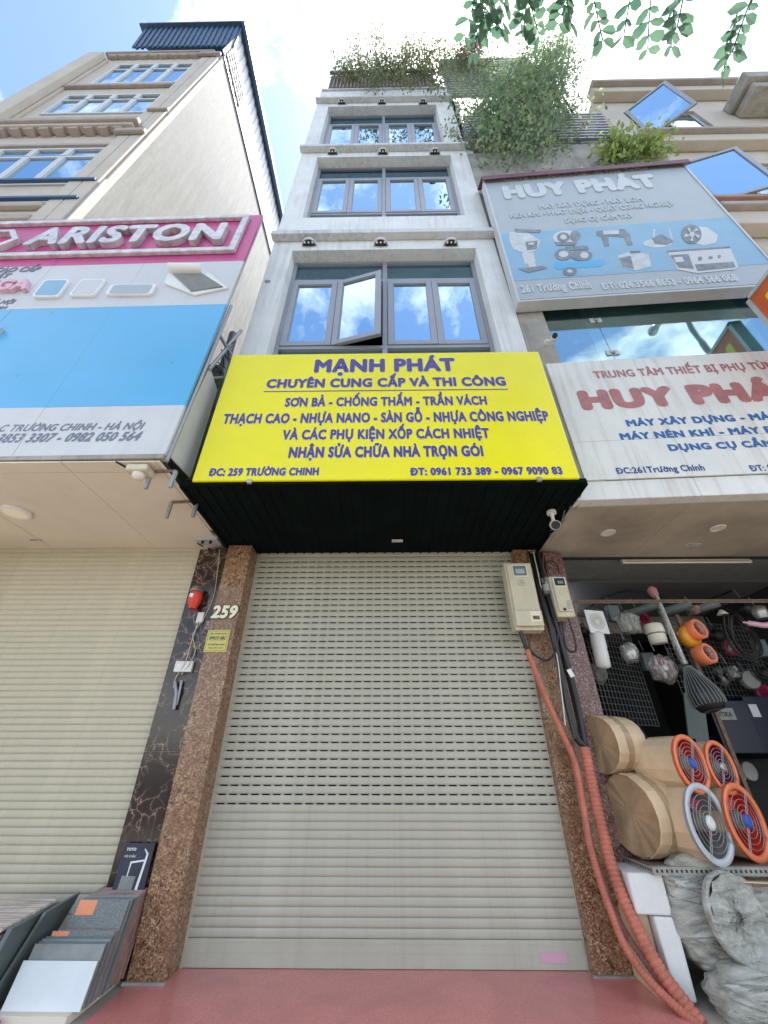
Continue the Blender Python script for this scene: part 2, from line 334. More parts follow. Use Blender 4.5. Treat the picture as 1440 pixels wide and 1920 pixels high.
# ------------------------------------------------------------------ materials
M = dict(
 plaster=mat('grey_white_plaster', (.77, .78, .77), .75, var=.07, scale=2.2, bump=.25, bscale=30, streak=.38, dirt=(.33, .33, .32)),
 ledge=mat('ledge_paint', (.62, .63, .63), .7, var=.08, scale=3, bump=.2, streak=.5, dirt=(.25, .25, .25)),
 render=mat('raw_cement_render', (.245, .243, .23), .85, var=.22, scale=3.2, bump=.7, bscale=14, streak=.35, dirt=(.15, .147, .13), stretch=(1, 2.4, .3)),
 beige=mat('beige_paint', (.56, .50, .42), .75, var=.06, scale=1.5, bump=.15, streak=.3, dirt=(.4, .36, .3)),
 cream=mat('cream_panel', (.80, .70, .57), .6, var=.04, scale=2),
 trim=mat('dusty_trim', (.40, .345, .31), .7, var=.1, scale=3),
 concrete=mat('stained_concrete', (.37, .35, .31), .8, var=.22, scale=2.4, bump=.3, streak=.65, dirt=(.17, .15, .12)),
 soffit=mat('grey_soffit', (.48, .42, .33), .55, var=.22, scale=1.6, bump=.1),
 alu=mat('grey_aluminium', (.33, .34, .37), .38, .25, var=.05, scale=3),
 white_alu=mat('pale_aluminium', (.55, .57, .58), .4, .1, var=.05),
 blue_tin=mat('blue_tin', (.03, .09, .18), .5, var=.15, scale=2, bump=.1),
 white_tin=mat('white_tin', (.66, .66, .68), .5, var=.05, scale=2),
 black=mat('black_plastic', (.012, .012, .013), .4, var=.1),
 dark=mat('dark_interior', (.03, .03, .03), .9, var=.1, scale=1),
 room=mat('room_wall', (.16, .165, .17), .9, var=.05, scale=1),
 green_tin=mat('dark_green_tin', (.004, .009, .008), .85, var=.3, scale=2.5, bump=.1, spec=.08),
 slatA=mat('shutter_paint_beige', (.485, .47, .375), .42, var=.10, scale=1.3, bump=.08, streak=.30, dirt=(.33, .30, .24)),
 slatB=mat('shutter_paint_cream', (.57, .515, .385), .45, var=.10, scale=1.1, bump=.08, streak=.30, dirt=(.36, .33, .25)),
 yellow=mat('yellow_sign_vinyl', (.86, .78, .006), .24, var=.04, scale=1.1, bump=.5, bscale=1.6, streak=.05, dirt=(.6, .55, .05)),
 indigo=mat('indigo_print', (.075, .05, .24), .4, var=0),
 white=mat('white_print', (.80, .80, .78), .45, var=.03),
 pink=mat('magenta_panel', (.52, .05, .22), .33, var=.05, scale=1.2, streak=.1, dirt=(.6, .3, .4)),
 chrome=mat('brushed_letter', (.62, .61, .61), .35, .35, var=.2, scale=9),
 lgrey=mat('pale_sign_panel', (.60, .61, .62), .4, var=.04, scale=1.5, streak=.16, dirt=(.42, .40, .37)),
 skyb=mat('sky_blue_panel', (.09, .42, .72), .3, var=.04, scale=1.2, bump=.05, bscale=2),
 navy=mat('navy_print', (.03, .07, .22), .45, var=0),
 navybox=mat('navy_carton', (.003, .006, .022), .4, var=.2),
 greyprint=mat('grey_print', (.16, .18, .24), .45, var=0),
 palepink=mat('pale_pink_letter', (.72, .42, .52), .4, var=.05),
 fascia=mat('weathered_fascia', (.72, .73, .70), .45, var=.06, scale=1.4, streak=.5, dirt=(.42, .34, .27)),
 faded_red=mat('faded_red_print', (.42, .17, .17), .55, var=.16, scale=7),
 blueprint=mat('blue_print', (.02, .12, .36), .5, var=.15, scale=12),
 bill=mat('faded_billboard', (.40, .45, .48), .42, var=.05, scale=2, streak=.12, dirt=(.3, .32, .33)),
 billtext=mat('faded_relief_letter', (.56, .60, .62), .4, var=.05),
 billtext2=mat('dull_relief_letter', (.47, .51, .53), .45, var=.05),
 billblue=mat('faded_blue_print', (.24, .44, .60), .45, var=.06, scale=3),
 billdark=mat('faded_dark_print', (.22, .25, .28), .5, var=.25, scale=9),
 billwhite=mat('faded_white_print', (.58, .62, .64), .5, var=.12, scale=9),
 maroon=mat('maroon_flashing', (.16, .06, .085), .55, var=.15),
 rust=mat('rusty_steel', (.20, .13, .09), .8, var=.3, scale=20),
 steel=mat('steel', (.45, .44, .42), .35, .7, var=.1),
 terracotta=mat('terracotta_sill', (.42, .24, .19), .7, var=.1),
 boxplastic=mat('ivory_meter_plastic', (.62, .555, .40), .5, var=.08, scale=5, streak=.25, dirt=(.34, .29, .2)),
 lamp_on=mat('warm_diffuser', (.8, .74, .6), .5, var=0, emis=(1, .82, .55, .04)),
 tube_off=mat('tube_white', (.75, .70, .62), .4, var=0),
 tube_on=mat('lit_tube', (.9, .9, .9), .5, var=0, emis=(.85, .92, 1, 3)),
 conduit=mat('salmon_conduit', (.52, .16, .10), .5, var=.18, scale=9, bump=.1),
 conduit2=mat('dusty_conduit', (.36, .17, .14), .65, var=.25, scale=9),
 cable=mat('black_cable', (.015, .015, .016), .35, var=.1),
 kraft=mat('kraft_cardboard', (.66, .48, .30), .5, var=.1, scale=5, bump=.35, bscale=9),
 tape=mat('brown_tape', (.42, .285, .165), .22, var=.2, scale=5, bump=.5, bscale=9),
 orange=mat('orange_paint', (.85, .22, .09), .4, var=.06),
 red=mat('red_paint', (.72, .05, .03), .35, var=.1),
 magenta=mat('magenta_blade', (.35, .02, .09), .4, var=.15),
 ivory=mat('ivory_duct', (.66, .62, .52), .5, var=.08),
 foam=mat('styrofoam', (.80, .79, .75), .8, var=.04, bump=.3, bscale=90),
 cover_blue=mat('hub_blue', (.03, .10, .45), .4, var=0),
 greyfab=mat('grey_rim_paint', (.55, .56, .58), .4, var=.05),
 pvc=mat('white_pvc', (.72, .71, .68), .35, var=.05),
 brass=mat('brass_plaque', (.55, .47, .14), .35, .3, var=.06),
 cream_num=mat('cream_number', (.85, .83, .62), .35, var=0),
 carbon=mat('black_print', (.02, .02, .02), .5, var=0),
 marbletile=mat('white_marble_tile', (.70, .73, .74), .22, var=.06, scale=3),
 greytile=mat('grey_tile', (.25, .26, .245), .4, var=.15, scale=9),
 tealtile=mat('teal_tile', (.13, .165, .165), .4, var=.15),
 browntile=mat('brown_tile_edge', (.36, .21, .17), .6, var=.25, scale=12),
 orangelabel=mat('orange_label', (.85, .30, .14), .5, var=.05),
 woodtile=mat('wood_look_tile', (.62, .54, .48), .5, var=.35, scale=4, stretch=(1, 14, 1)),
 poster=mat('dark_poster', (.02, .03, .065), .3, var=.4, scale=5),
 asphalt=mat('asphalt', (.055, .055, .055), .9, var=.2, scale=8, bump=.4, bscale=120),
 pavers=mat('pavement_stone', (.43, .375, .31), .85, var=.12, scale=5, bump=.2),
 bark=mat('bark', (.14, .11, .085), .9, var=.25, scale=12, bump=.8, bscale=25),
 wirem=mat('grey_wire', (.20, .20, .195), .5, .4, var=.1),
 orangesign=mat('orange_sign', (.66, .13, .035), .45, var=.08),
 petal=leafmat('bougainvillea_petal', (.50, .03, .18), (.70, .10, .30)),
 leafA=leafmat('bush_leaf', (.10, .14, .07), (.27, .30, .14), .5),
 leafB=leafmat('vine_leaf', (.13, .22, .12), (.36, .44, .22), .6, 3),
 leafC=leafmat('bright_shrub_leaf', (.20, .32, .09), (.52, .58, .20), .5, 5),
 leafD=leafmat('street_tree_leaf', (.07, .16, .11), (.16, .27, .17), .55, 6),
)
M['granite'] = rampmat('brown_granite', [(.30, (.03, .018, .012)), (.40, (.13, .065, .035)), (.49, (.27, .14, .07)), (.60, (.40, .25, .135)), (.74, (.68, .54, .38))], 30, .26, big=(2.4, (.22, .11, .06), .65), voro=120, distort=1.6)
M['redgranite'] = rampmat('red_granite', [(.3, (.03, .012, .012)), (.45, (.13, .055, .048)), (.6, (.26, .14, .12)), (.75, (.48, .37, .33))], 60, .3, voro=120)
M['redfloor'] = rampmat('red_granite_floor', [(.2, (.45, .15, .14)), (.45, (.70, .235, .21)), (.66, (.77, .29, .26)), (.80, (.80, .52, .47))], 150, .17, big=(2.2, (.50, .18, .165), .45), voro=260)
M['speckle'] = rampmat('dark_granite_tile', [(.3, (.07, .08, .075)), (.5, (.16, .175, .165)), (.7, (.30, .32, .30))], 220, .4, voro=400)
def marblemat():
    mt = bpy.data.materials.new('dark_emperador_marble'); mt.use_nodes = True; n = mt.node_tree.nodes; l = mt.node_tree.links; b = n['Principled BSDF']; b.inputs['Roughness'].default_value = .14
    t = n.new('ShaderNodeTexCoord'); nn = n.new('ShaderNodeTexNoise'); nn.inputs['Scale'].default_value = 3.5; nn.inputs['Detail'].default_value = 7; l.new(t.outputs['Object'], nn.inputs['Vector'])
    va = n.new('ShaderNodeVectorMath'); va.operation = 'MULTIPLY_ADD'; l.new(nn.outputs['Color'], va.inputs[0]); va.inputs[1].default_value = (.55, .55, .55); l.new(t.outputs['Object'], va.inputs[2])
    v = n.new('ShaderNodeTexVoronoi'); v.feature = 'DISTANCE_TO_EDGE'; v.inputs['Scale'].default_value = 8; l.new(va.outputs[0], v.inputs['Vector'])
    cr = n.new('ShaderNodeValToRGB'); e = cr.color_ramp.elements; e[0].position = 0; e[0].color = (.55, .40, .30, 1); e[1].position = .035; e[1].color = (.055, .032, .024, 1)
    x = e.new(.012); x.color = (.28, .18, .13, 1); y = e.new(.35); y.color = (.016, .011, .010, 1)
    l.new(v.outputs['Distance'], cr.inputs[0])
    n2 = n.new('ShaderNodeTexNoise'); n2.inputs['Scale'].default_value = 3; l.new(t.outputs['Object'], n2.inputs['Vector'])
    r = n.new('ShaderNodeMapRange'); r.inputs['From Min'].default_value = .42; r.inputs['From Max'].default_value = .62; l.new(n2.outputs['Fac'], r.inputs['Value'])
    mi = n.new('ShaderNodeMixRGB'); l.new(r.outputs[0], mi.inputs[0]); l.new(cr.outputs[0], mi.inputs[1]); mi.inputs[2].default_value = (.03, .02, .017, 1)
    l.new(mi.outputs[0], b.inputs['Base Color']); return mt
M['marble'] = marblemat()
M['glass'] = glassmat('reflecting_glass', (.52, .70, .82), .15)
M['glassR'] = glassmat('shopfront_glass', (.60, .78, .86), .58, (.8, .95, .9))
M['panemilk'] = glassmat('transom_glass', (.30, .50, .66), .2, (.25, .35, .42))
def filmmat():
    mt = bpy.data.materials.new('crinkled_plastic_film'); mt.use_nodes = True; n = mt.node_tree.nodes; l = mt.node_tree.links; b = n['Principled BSDF']
    b.inputs['Base Color'].default_value = (.42, .42, .39, 1); b.inputs['Roughness'].default_value = .1
    t = n.new('ShaderNodeBsdfTransparent'); t.inputs[0].default_value = (.93, .93, .9, 1)
    tcn = n.new('ShaderNodeTexCoord'); mp = n.new('ShaderNodeMapping'); mp.inputs['Scale'].default_value = (1, 1, .35); l.new(tcn.outputs['Object'], mp.inputs[0])
    nn = n.new('ShaderNodeTexNoise'); nn.inputs['Scale'].default_value = 26; nn.inputs['Detail'].default_value = 5; nn.inputs['Distortion'].default_value = 1.5; l.new(mp.outputs[0], nn.inputs['Vector'])
    bp = n.new('ShaderNodeBump'); bp.inputs['Strength'].default_value = 1; bp.inputs['Distance'].default_value = .03; l.new(nn.outputs['Fac'], bp.inputs['Height']); l.new(bp.outputs[0], b.inputs['Normal'])
    r = n.new('ShaderNodeMapRange'); r.inputs['From Min'].default_value = .42; r.inputs['From Max'].default_value = .62; r.inputs['To Min'].default_value = .78; r.inputs['To Max'].default_value = .15
    l.new(nn.outputs['Fac'], r.inputs['Value'])
    mi = n.new('ShaderNodeMixShader'); l.new(r.outputs[0], mi.inputs[0]); l.new(b.outputs[0], mi.inputs[1]); l.new(t.outputs[0], mi.inputs[2]); l.new(mi.outputs[0], n['Material Output'].inputs[0]); return mt
M['film'] = filmmat()
def wrapmat():
    mt = bpy.data.materials.new('wrapped_plastic_mass'); mt.use_nodes = True; n = mt.node_tree.nodes; l = mt.node_tree.links; b = n['Principled BSDF']; b.inputs['Roughness'].default_value = .2
    tcn = n.new('ShaderNodeTexCoord'); mp = n.new('ShaderNodeMapping'); mp.inputs['Scale'].default_value = (.35, 1, 1.9); mp.inputs['Rotation'].default_value = (0, .45, 0); l.new(tcn.outputs['Object'], mp.inputs[0])
    nn = n.new('ShaderNodeTexNoise'); nn.inputs['Scale'].default_value = 9; nn.inputs['Detail'].default_value = 8; nn.inputs['Roughness'].default_value = .66; nn.inputs['Distortion'].default_value = .7; l.new(mp.outputs[0], nn.inputs['Vector'])
    cr = n.new('ShaderNodeValToRGB'); e = cr.color_ramp.elements; e[0].position = .34; e[0].color = (.30, .28, .23, 1); e[1].position = .66; e[1].color = (.62, .62, .56, 1); x = e.new(.46); x.color = (.46, .45, .39, 1)
    l.new(nn.outputs['Fac'], cr.inputs[0]); l.new(cr.outputs[0], b.inputs['Base Color'])
    bp = n.new('ShaderNodeBump'); bp.inputs['Strength'].default_value = 1; bp.inputs['Distance'].default_value = .035; l.new(nn.outputs['Fac'], bp.inputs['Height']); l.new(bp.outputs[0], b.inputs['Normal']); return mt
M['wrap'] = wrapmat()

# ================================================================== SETTING
MB().box(-400, 400, -400, 400, -.3, -.16).build('ground', M['asphalt']); struct(bpy.data.objects['ground'])
o = MB().box(-60, 60, -15, -6.6, -.156, -.12).build('road', M['asphalt']); struct(o)
o = MB().box(-60, 60, -6.45, 12, -.156, 0).build('pavement', M['pavers']); struct(o)
o = MB().box(-60, 60, -6.6, -6.452, -.156, .005).build('kerb', M['concrete'], bevel=.01); struct(o)
mb = MB()
for k in range(-14, 14): mb.box(k*4, k*4+2, -10.86, -10.74, -.119, -.1155)
struct(mb.build('road_marking', M['white']))
o = MB().slab([(-1.755, .05, .004), (1.76, .05, .004), (1.76, -1.5, .004), (-1.755, -1.5, .004)], (0, 0, .006)).build('entrance_floor', M['redfloor']); struct(o)
o['label'] = 'red speckled granite floor in front of the grey shutter'

# ================================================================== CENTRE BUILDING
FY = -1.13
XL, XR = -1.80, 1.735
z1o = 8.10; z1b = 4.95
w3 = (at(595, 294, Y(FY)).x, at(845, 292, Y(FY)).x, at(720, 406, Y(FY)).z, at(720, 293, Y(FY)).z)
w4 = (at(616, 198, Y(FY)).x, at(818, 198, Y(FY)).x, at(716, 268, Y(FY)).z, at(716, 198, Y(FY)).z)
zled = [at(720, 451, Y(FY)).z, at(715, 285, Y(FY)).z, at(716, 193, Y(FY)).z]
zpar = at(716, 169, Y(FY)).z
bld = thing('town_house', 'narrow grey-white four storey town house behind the yellow sign', 'house', (0, FY, 0))
ops = [(-1.47, 1.42, z1b, z1o), w3, w4]
wm = MB()
zc = 3.36
for (a, b, c, d) in ops:
    wm.box(XL, XR, FY, FY+.2, zc, c); wm.box(XL, a, FY, FY+.2, c, d); wm.box(b, XR, FY, FY+.2, c, d); zc = d
wm.box(XL, XR, FY, FY+.2, zc, zpar)
wm.build('front_wall', M['plaster'], bld)
s = MB(); s.box(XL, XL+.15, FY+.2, 8, 3.36, zpar); s.box(XR-.15, XR, FY+.2, 8, 3.36, zpar); s.box(XL+.15, XR-.15, 7.85, 8, 0, zpar)
s.box(XL+.15, XR-.15, FY+.2, 7.85, zpar-.5, zpar-.3)
s.build('side_wall', M['plaster'], bld)
s = MB()
for z in (3.42, 8.35, w3[2]-1.1, w3[3]+.35, w4[2]-.9, w4[3]+.3): s.box(XL+.15, XR-.15, FY+.2, 4.5, z, z+.12)
s.box(XL+.15, XR-.15, 4.5, 4.6, 3.5, zpar-.5)
s.build('room_slab', M['room'], bld)
for i, z in enumerate(zled):
    e = MB(); e.box(XL-.03, XR+.03+(0 if i else .02), FY-.12, FY+.0, z, z+.10 if i else z+.12); e.build('ledge', M['ledge'], bld, bevel=.008)
mb = MB(); mb.box(XL+.02, XR-.02, FY-.04, FY+.0, zpar-.04, zpar+.05); mb.build('coping', M['ledge'], bld)

def window(parent, x0, x1, z0, z1, yf, zt, zbm, opened=None, xm=None):
    """aluminium window: transom lights, four sashes, low lights"""
    win = MB(); f = .055; d = .07; xm = xm if xm is not None else (x0+x1)/2
    win.box(x0, x0+f, yf, yf+d, z0, z1); win.box(x1-f, x1, yf, yf+d, z0, z1)
    win.box(x0+f, x1-f, yf, yf+d, z1-f*.7, z1); win.box(x0+f, x1-f, yf, yf+d, z0, z0+f)
    win.box(x0+f, x1-f, yf, yf+d, zt-.035, zt+.035); win.box(x0+f, x1-f, yf, yf+d, zbm-.03, zbm+.03)
    for a, b in ((z0+f, zbm-.03), (zbm+.03, zt-.035), (zt+.035, z1-f*.7)): win.box(xm-.035, xm+.035, yf, yf+d, a, b)
    w = win.build('window', M['alu'], parent, bevel=.004)
    for (a, b) in ((x0+f, xm-.035), (xm+.035, x1-f)):
        g = MB(); g.box(a, b, yf+.045, yf+.051, zt+.035, z1-f*.7); g.build('pane', M['panemilk'], w)
        if zbm-z0 > .12: g = MB(); g.box(a, b, yf+.045, yf+.051, z0+f, zbm-.03); g.build('pane', M['glass'], w)
    k = 0
    for (a, b) in ((x0+f, xm-.035), (xm+.035, x1-f)):
        h = (a+b)/2
        for (p, q) in ((a+.004, h-.002), (h+.002, b-.004)):
            ang = math.radians(opened[1]) if opened and opened[0] == k else 0
            ang += math.radians((.35, -.25, .2, -.4)[k])
            pl = PL((p, yf-.012, zbm+.034), (math.cos(ang), -math.sin(ang), 0)); W = q-p; H = zt-zbm-.072; sf = .085
            fr = MB()
            fr.pbox(pl, 0, sf, 0, H, -.05, 0); fr.pbox(pl, W-sf, W, 0, H, -.05, 0); fr.pbox(pl, sf, W-sf, 0, sf, -.05, 0); fr.pbox(pl, sf, W-sf, H-sf, H, -.05, 0)
            fr.pbox(pl, sf, W-sf, sf, sf+.012, -.03, -.012); fr.pbox(pl, sf, sf+.012, sf+.012, H-sf, -.03, -.012)
            s_ = fr.build('sash', M['alu'], w, bevel=.005)
            g = MB(); g.pbox(pl, sf, W-sf, sf, H-sf, -.036, -.03); g.build('pane', M['glass'], w)
            k += 1
    return w
yw = -.95
window(bld, -1.47, 1.42, z1b+.02, z1o-.005, yw, at(720, 525, Y(yw)).z, at(720, 650, Y(yw)).z, (1, 14), xm=-.01)
window(bld, w3[0], w3[1], w3[2]+.003, w3[3]-.005, yw, at(720, 334, Y(yw)).z, at(720, 400, Y(yw)).z, xm=-.03)
window(bld, w4[0], w4[1], w4[2]-.0+.003, w4[3]-.005, yw, at(720, 232, Y(yw)).z, w4[2]+.12, xm=-.04)
# nibble of broken plaster with a bent nail, left of the second floor window
mb = MB(); c = at(505, 528, Y(FY))
for k in range(9): mb.lathe(c+Vector((random.uniform(-.06, .06), -.004, random.uniform(-.03, .03))), (0, -1, 0), [(0, .016), (.008+.01*random.random(), .005)], 6)
mb.build('plaster_chip', M['concrete'], bld)

def half_lamp(x, z, label):
    t = thing('wall_spotlight', label, 'spotlight', (x, FY, z), 'half-round spotlights under the ledges')
    n = 14; r = .120
    pts = [Vector((x+r*math.cos(math.pi*k/n), FY-.003-r*.9*math.sin(math.pi*k/n), z)) for k in range(n+1)]
    MB().slab(pts, (0, 0, .05)).build('housing', M['ledge'], t, bevel=.006)
    pts2 = [Vector((x+(p.x-x)*.80, FY-.006+(p.y-FY)*.80, z-.010)) for p in pts]
    MB().slab(pts2, (0, 0, .008)).build('lens_tray', M['black'], t)
    for dx in (-.06, 0, .06): MB().lathe((x+dx, FY-.06, z-.012), (0, 0, -1), [(0, .017), (.012, .011)], 10).build('lens', M['white'], t)
for row, (pxs, py, w) in enumerate((((580, 714, 845), 461, 'first'), ((624, 718, 815), 290, 'second'), ((641, 716, 793), 196, 'top'))):
    for px, pos in zip(pxs, ('left', 'middle', 'right')):
        p = at(px, py, Y(FY)); half_lamp(p.x, p.z-.01, '%s of the three half-round spotlights under the %s ledge of the grey-white house' % (pos, ['lowest', 'middle', 'top'][row]))

# ---- corrugated dark soffit under the yellow sign
sf = thing('canopy_soffit', 'dark green corrugated metal soffit under the yellow sign', 'soffit', (0, -.7, 3.35))
mb = MB(); x = -1.80
while x < 1.74:
    w_ = min(.105, 1.742-x); mb.box(x, x+w_-.022, -1.36, .06, 3.352, 3.36); mb.box(x+w_-.022, x+w_, -1.36, .06, 3.341, 3.36); x += .105
mb.build('corrugated_sheet', M['green_tin'], sf)
mb = MB(); mb.box(-1.81, 1.75, -1.40, -1.362, 3.335, 3.375); mb.box(-1.83, -1.802, -1.36, .0, 3.335, 3.40); mb.box(1.745, 1.775, -1.36, .0, 3.335, 3.40)
mb.build('edge_trim', M['green_tin'], sf)
st = thing('ceiling_sticker', 'small white sticker with a phone number on the dark soffit', 'sticker', (at(745, 1014, Z(3.34))))
c = at(745, 1014, Z(3.34)); MB().box(c.x-.06, c.x+.06, c.y-.03, c.y+.03, 3.3385, 3.3395).build('paper', M['white'], st)
text(st, '0965 217', (c.x-.055, c.y+.02, 3.3383), .11, .028, PL((0, 0, 3.338), (1, 0, 0), (0, -1, 0)), M['carbon'], bold=.02, depth=.0005)
# ---- main shutter
def shutter(name, label, x0, x1, y, rows, mt, zt, rail, loc):
    t = thing(name, label, 'roller shutter', loc)
    cache = {}
    for (z, h, slotted) in rows:
        key = (round(h, 4), slotted)
        if key not in cache:
            mb = MB(); n = 5
            H = h-.0105 if slotted else h-.005
            # curved slat section
            prof = [(-.0, 0)]+[(-.0022*math.sin(math.pi*(k+.5)/n)-.004, H*(k+.5)/n) for k in range(n)]+[(-.0, H)]
            vs = []; fs = []
            for a in (x0, x1):
                for (dy, dz) in prof: vs.append((a-loc[0], dy, dz))
            m_ = len(prof)
            for k in range(m_-1): fs.append((k, k+1, m_+k+1, m_+k))
            mb.add(vs, fs, True)
            if slotted:
                xx = x0
                while xx < x1:
                    mb.add([(xx-loc[0], .006, H-.002), (min(xx+.029, x1)-loc[0], .006, H-.002), (min(xx+.029, x1)-loc[0], .006, h+.003), (xx-loc[0], .006, h+.003)], [(0, 1, 2, 3)]); xx += .0955
            else: mb.add([(x0-loc[0], .003, H), (x1-loc[0], .003, H), (x1-loc[0], -.0015, h+.002), (x0-loc[0], -.0015, h+.002)], [(0, 1, 2, 3)])
            me = mb.mesh('slat'); me.materials.append(mt); cache[key] = me
        o = bpy.data.objects.new('slat', cache[key]); COL.objects.link(o); o.parent = t
        o.location = (random.uniform(-.0, .0), y-loc[1]+random.uniform(-.0012, .0012), z-loc[2]); o.rotation_euler.x = random.uniform(-.022, .022)
    mb = MB(); mb.box(x0, x1, y-.012, y+.012, rail[0], rail[1]); mb.build('bottom_rail', mt, t, bevel=.003)
    if rows[0][2] is False: MB().box(x0+.01, x1-.01, y+.012, y+.018, rail[1]-.01, min(zt-.08, rows[0][0]+.74 if any(r_[2] for r_ in rows) else zt-.08)).build('inner_lining', mt, t)
    return t
rows = [(.165+.0575*k, .0575, False) for k in range(13)]
zz_ = .165+.0575*13
while zz_ < 3.33: rows.append((zz_, .0648, zz_+.0648 < 3.31)); zz_ += .0648
sh = shutter('roller_shutter', 'closed beige-grey shutter with rows of slots, between the two brown granite pillars', -1.50, 1.44, 0.0, rows, M['slatA'], 3.35, (.012, .163), (0, 0, 0))
mb = MB(); mb.box(-1.50, 1.44, -.014, .008, .088, .0925); mb.box(-1.50, 1.44, -.014, .008, .138, .142); mb.build('rail_groove', M['slatA'], sh)
p = at(1039, 1796, Y(-.014)); MB().box(p.x-.095, p.x+.095, -.016, -.0125, p.z-.027, p.z+.027).build('maker_plate', M['palepink'], sh)
for a in (-1.517, 1.44): MB().box(a, a+.02, -.012, .03, 0, 3.35).build('guide_rail', M['slatA'], sh)
struct(MB().box(-1.6, 1.6, .35, .4, 0, 3.4).box(-1.6, -1.56, .06, .35, 0, 3.4).box(1.5, 1.6, .06, .35, 0, 3.4).build('wall_behind_shutter', M['dark']))

# ---- granite pillars
def pillar(name, label, x0, x1, y0, y1, z1, mt, joints=()):
    t = thing(name, label, 'pillar', ((x0+x1)/2, (y0+y1)/2, 0))
    zs = [0.003]+list(joints)+[z1]
    for a, b in zip(zs[:-1], zs[1:]): MB().box(x0, x1, y0, y1, a+.0015, b-.0015).build('stone_slab', mt, t, bevel=.003)
    MB().box(x0+.004, x1-.004, y0+.004, y1, .003, z1-.002).build('core', M['concrete'], t)
    return t
pillar('granite_pillar', 'brown speckled granite pillar left of the grey shutter, carrying the number 259', -1.775, -1.515, -.25, .02, 3.335, M['granite'], (1.05, 2.2))
pillar('granite_pillar', 'brown speckled granite pillar right of the grey shutter, behind the large meter box', 1.445, 1.72, -.10, .06, 3.335, M['granite'], (1.15, 2.3))
MB()
pillar('granite_pillar', 'narrow reddish granite pilaster at the left edge of the open shop', 1.775, 1.985, -.10, .15, 3.30, M['redgranite'], (1.6,))
pillar('marble_pillar', 'dark brown veined marble pilaster between the cream shutter and the left granite pillar', -2.115, -1.778, -.20, .05, 3.31, M['marble'], (.40, 1.35, 2.28))

# grout line at pillar feet
mb = MB(); mb.box(-1.79, -1.50, -.275, -.253, .005, .022); mb.box(1.43, 1.74, -.125, -.103, .005, .02); struct(mb.build('mortar_edge', M['concrete']))

# house number and plaque
nb = thing('house_number', 'cream raised numerals 259 on the left granite pillar', 'house number', at(418, 1150, Y(-.25)))
plp = Y(-.2505)
ptext(nb, '259', 394, 443, 1160, 1135, plp, M['carbon'], bold=.045, depth=.003, slant=.12, grow=.085)
ptext(nb, '259', 395, 442, 1160, 1136, plp, M['cream_num'], bold=.045, depth=.010, lift=.006, slant=.12, split=True)
pq = thing('plaque', 'small brass company plaque below the number 259', 'plaque', at(407, 1200, Y(-.25)))
a = at(381, 1223, plp); b = at(433, 1181, plp)
MB().box(a.x, b.x, -.257, -.251, a.z, b.z).build('plate', M['brass'], pq, bevel=.003)
pb = Y(-.2572)
mb = MB(); w_ = .003
for (x0, x1, z0, z1) in ((a.x+.012, b.x-.012, a.z+.012, a.z+.012+w_), (a.x+.012, b.x-.012, b.z-.012-w_, b.z-.012), (a.x+.012, a.x+.012+w_, a.z+.015, b.z-.015), (b.x-.012-w_, b.x-.012, a.z+.015, b.z-.015), (a.x+.04, b.x-.04, (a.z+b.z)/2-.002, (a.z+b.z)/2)):
    mb.box(x0, x1, -.2575, -.2572, z0, z1)
mb.build('border', M['carbon'], pq)
H_ = b.z-a.z; W_ = b.x-a.x
text(pq, 'CÔNG TY CP KỸ THUẬT VÀ XÂY DỰNG', (a.x+.03, -.2572, a.z+H_*.78), W_-.06, H_*.07, pb, M['carbon'], bold=.02, depth=.0006)
text(pq, 'SMICO E&C', (a.x+.028, -.2572, a.z+H_*.55), W_-.056, H_*.15, pb, M['carbon'], bold=.04, depth=.0006, slant=.15)
text(pq, '259 TRƯỜNG CHINH', (a.x+.03, -.2572, a.z+H_*.29), W_-.06, H_*.08, pb, M['carbon'], bold=.03, depth=.0006, slant=.15)
text(pq, 'THANH XUÂN - HÀ NỘI', (a.x+.04, -.2572, a.z+H_*.15), W_-.08, H_*.06, pb, M['carbon'], bold=.02, depth=.0006)

# ================================================================== YELLOW SIGN
ys = thing('shop_sign', 'bright yellow shop sign with purple lettering over the grey shutter', 'sign', (0, -1.3, 3.35))
SY = -1.42
MB().box(-1.705, 1.69, SY, SY+.10, 3.36, 5.11).build('panel', M['yellow'], ys, bevel=.012)
MB().box(-1.68, 1.66, SY+.101, SY+.14, 3.40, 5.07).build('back_frame', M['steel'], ys)
sp_ = Y(SY-.0015)
def yl(t, xl, xr, yb, yt, bold=.045, out=True):
    if out: ptext(ys, t, xl, xr, yb, yt, sp_, M['white'], bold=bold*1.15, depth=.0012, grow=bold*1.15+.025, name='letter_outline')
    ptext(ys, t, xl, xr, yb, yt, sp_, M['indigo'], bold=bold*1.15, depth=.0018, lift=.0014 if out else 0)
yl('MẠNH PHÁT', 588, 856, 699, 674, .05)
yl('CHUYÊN CUNG CẤP VÀ THI CÔNG', 498, 951, 728, 711, .05)
a = at(494, 735, sp_); b = at(953, 733, sp_); MB().box(a.x, b.x, SY-.0025, SY-.001, a.z, a.z+.012).build('underline', M['indigo'], ys)
yl('SƠN BẢ - CHỐNG THẤM - TRẦN VÁCH', 533, 915, 763, 746)
yl('THẠCH CAO - NHỰA NANO - SÀN GỖ - NHỰA CÔNG NGHIỆP', 416, 1033, 795, 776)
yl('VÀ CÁC PHỤ KIỆN XỐP CÁCH NHIỆT', 528, 920, 825, 806)
yl('NHẬN SỬA CHỮA NHÀ TRỌN GÓI', 540, 908, 859, 838, .05)
yl('ĐC: 259 TRƯỜNG CHINH', 390, 597, 893, 878, .05)
yl('ĐT: 0961 733 389 - 0967 9090 83', 769, 1057, 892, 877, .05)
mb = MB()
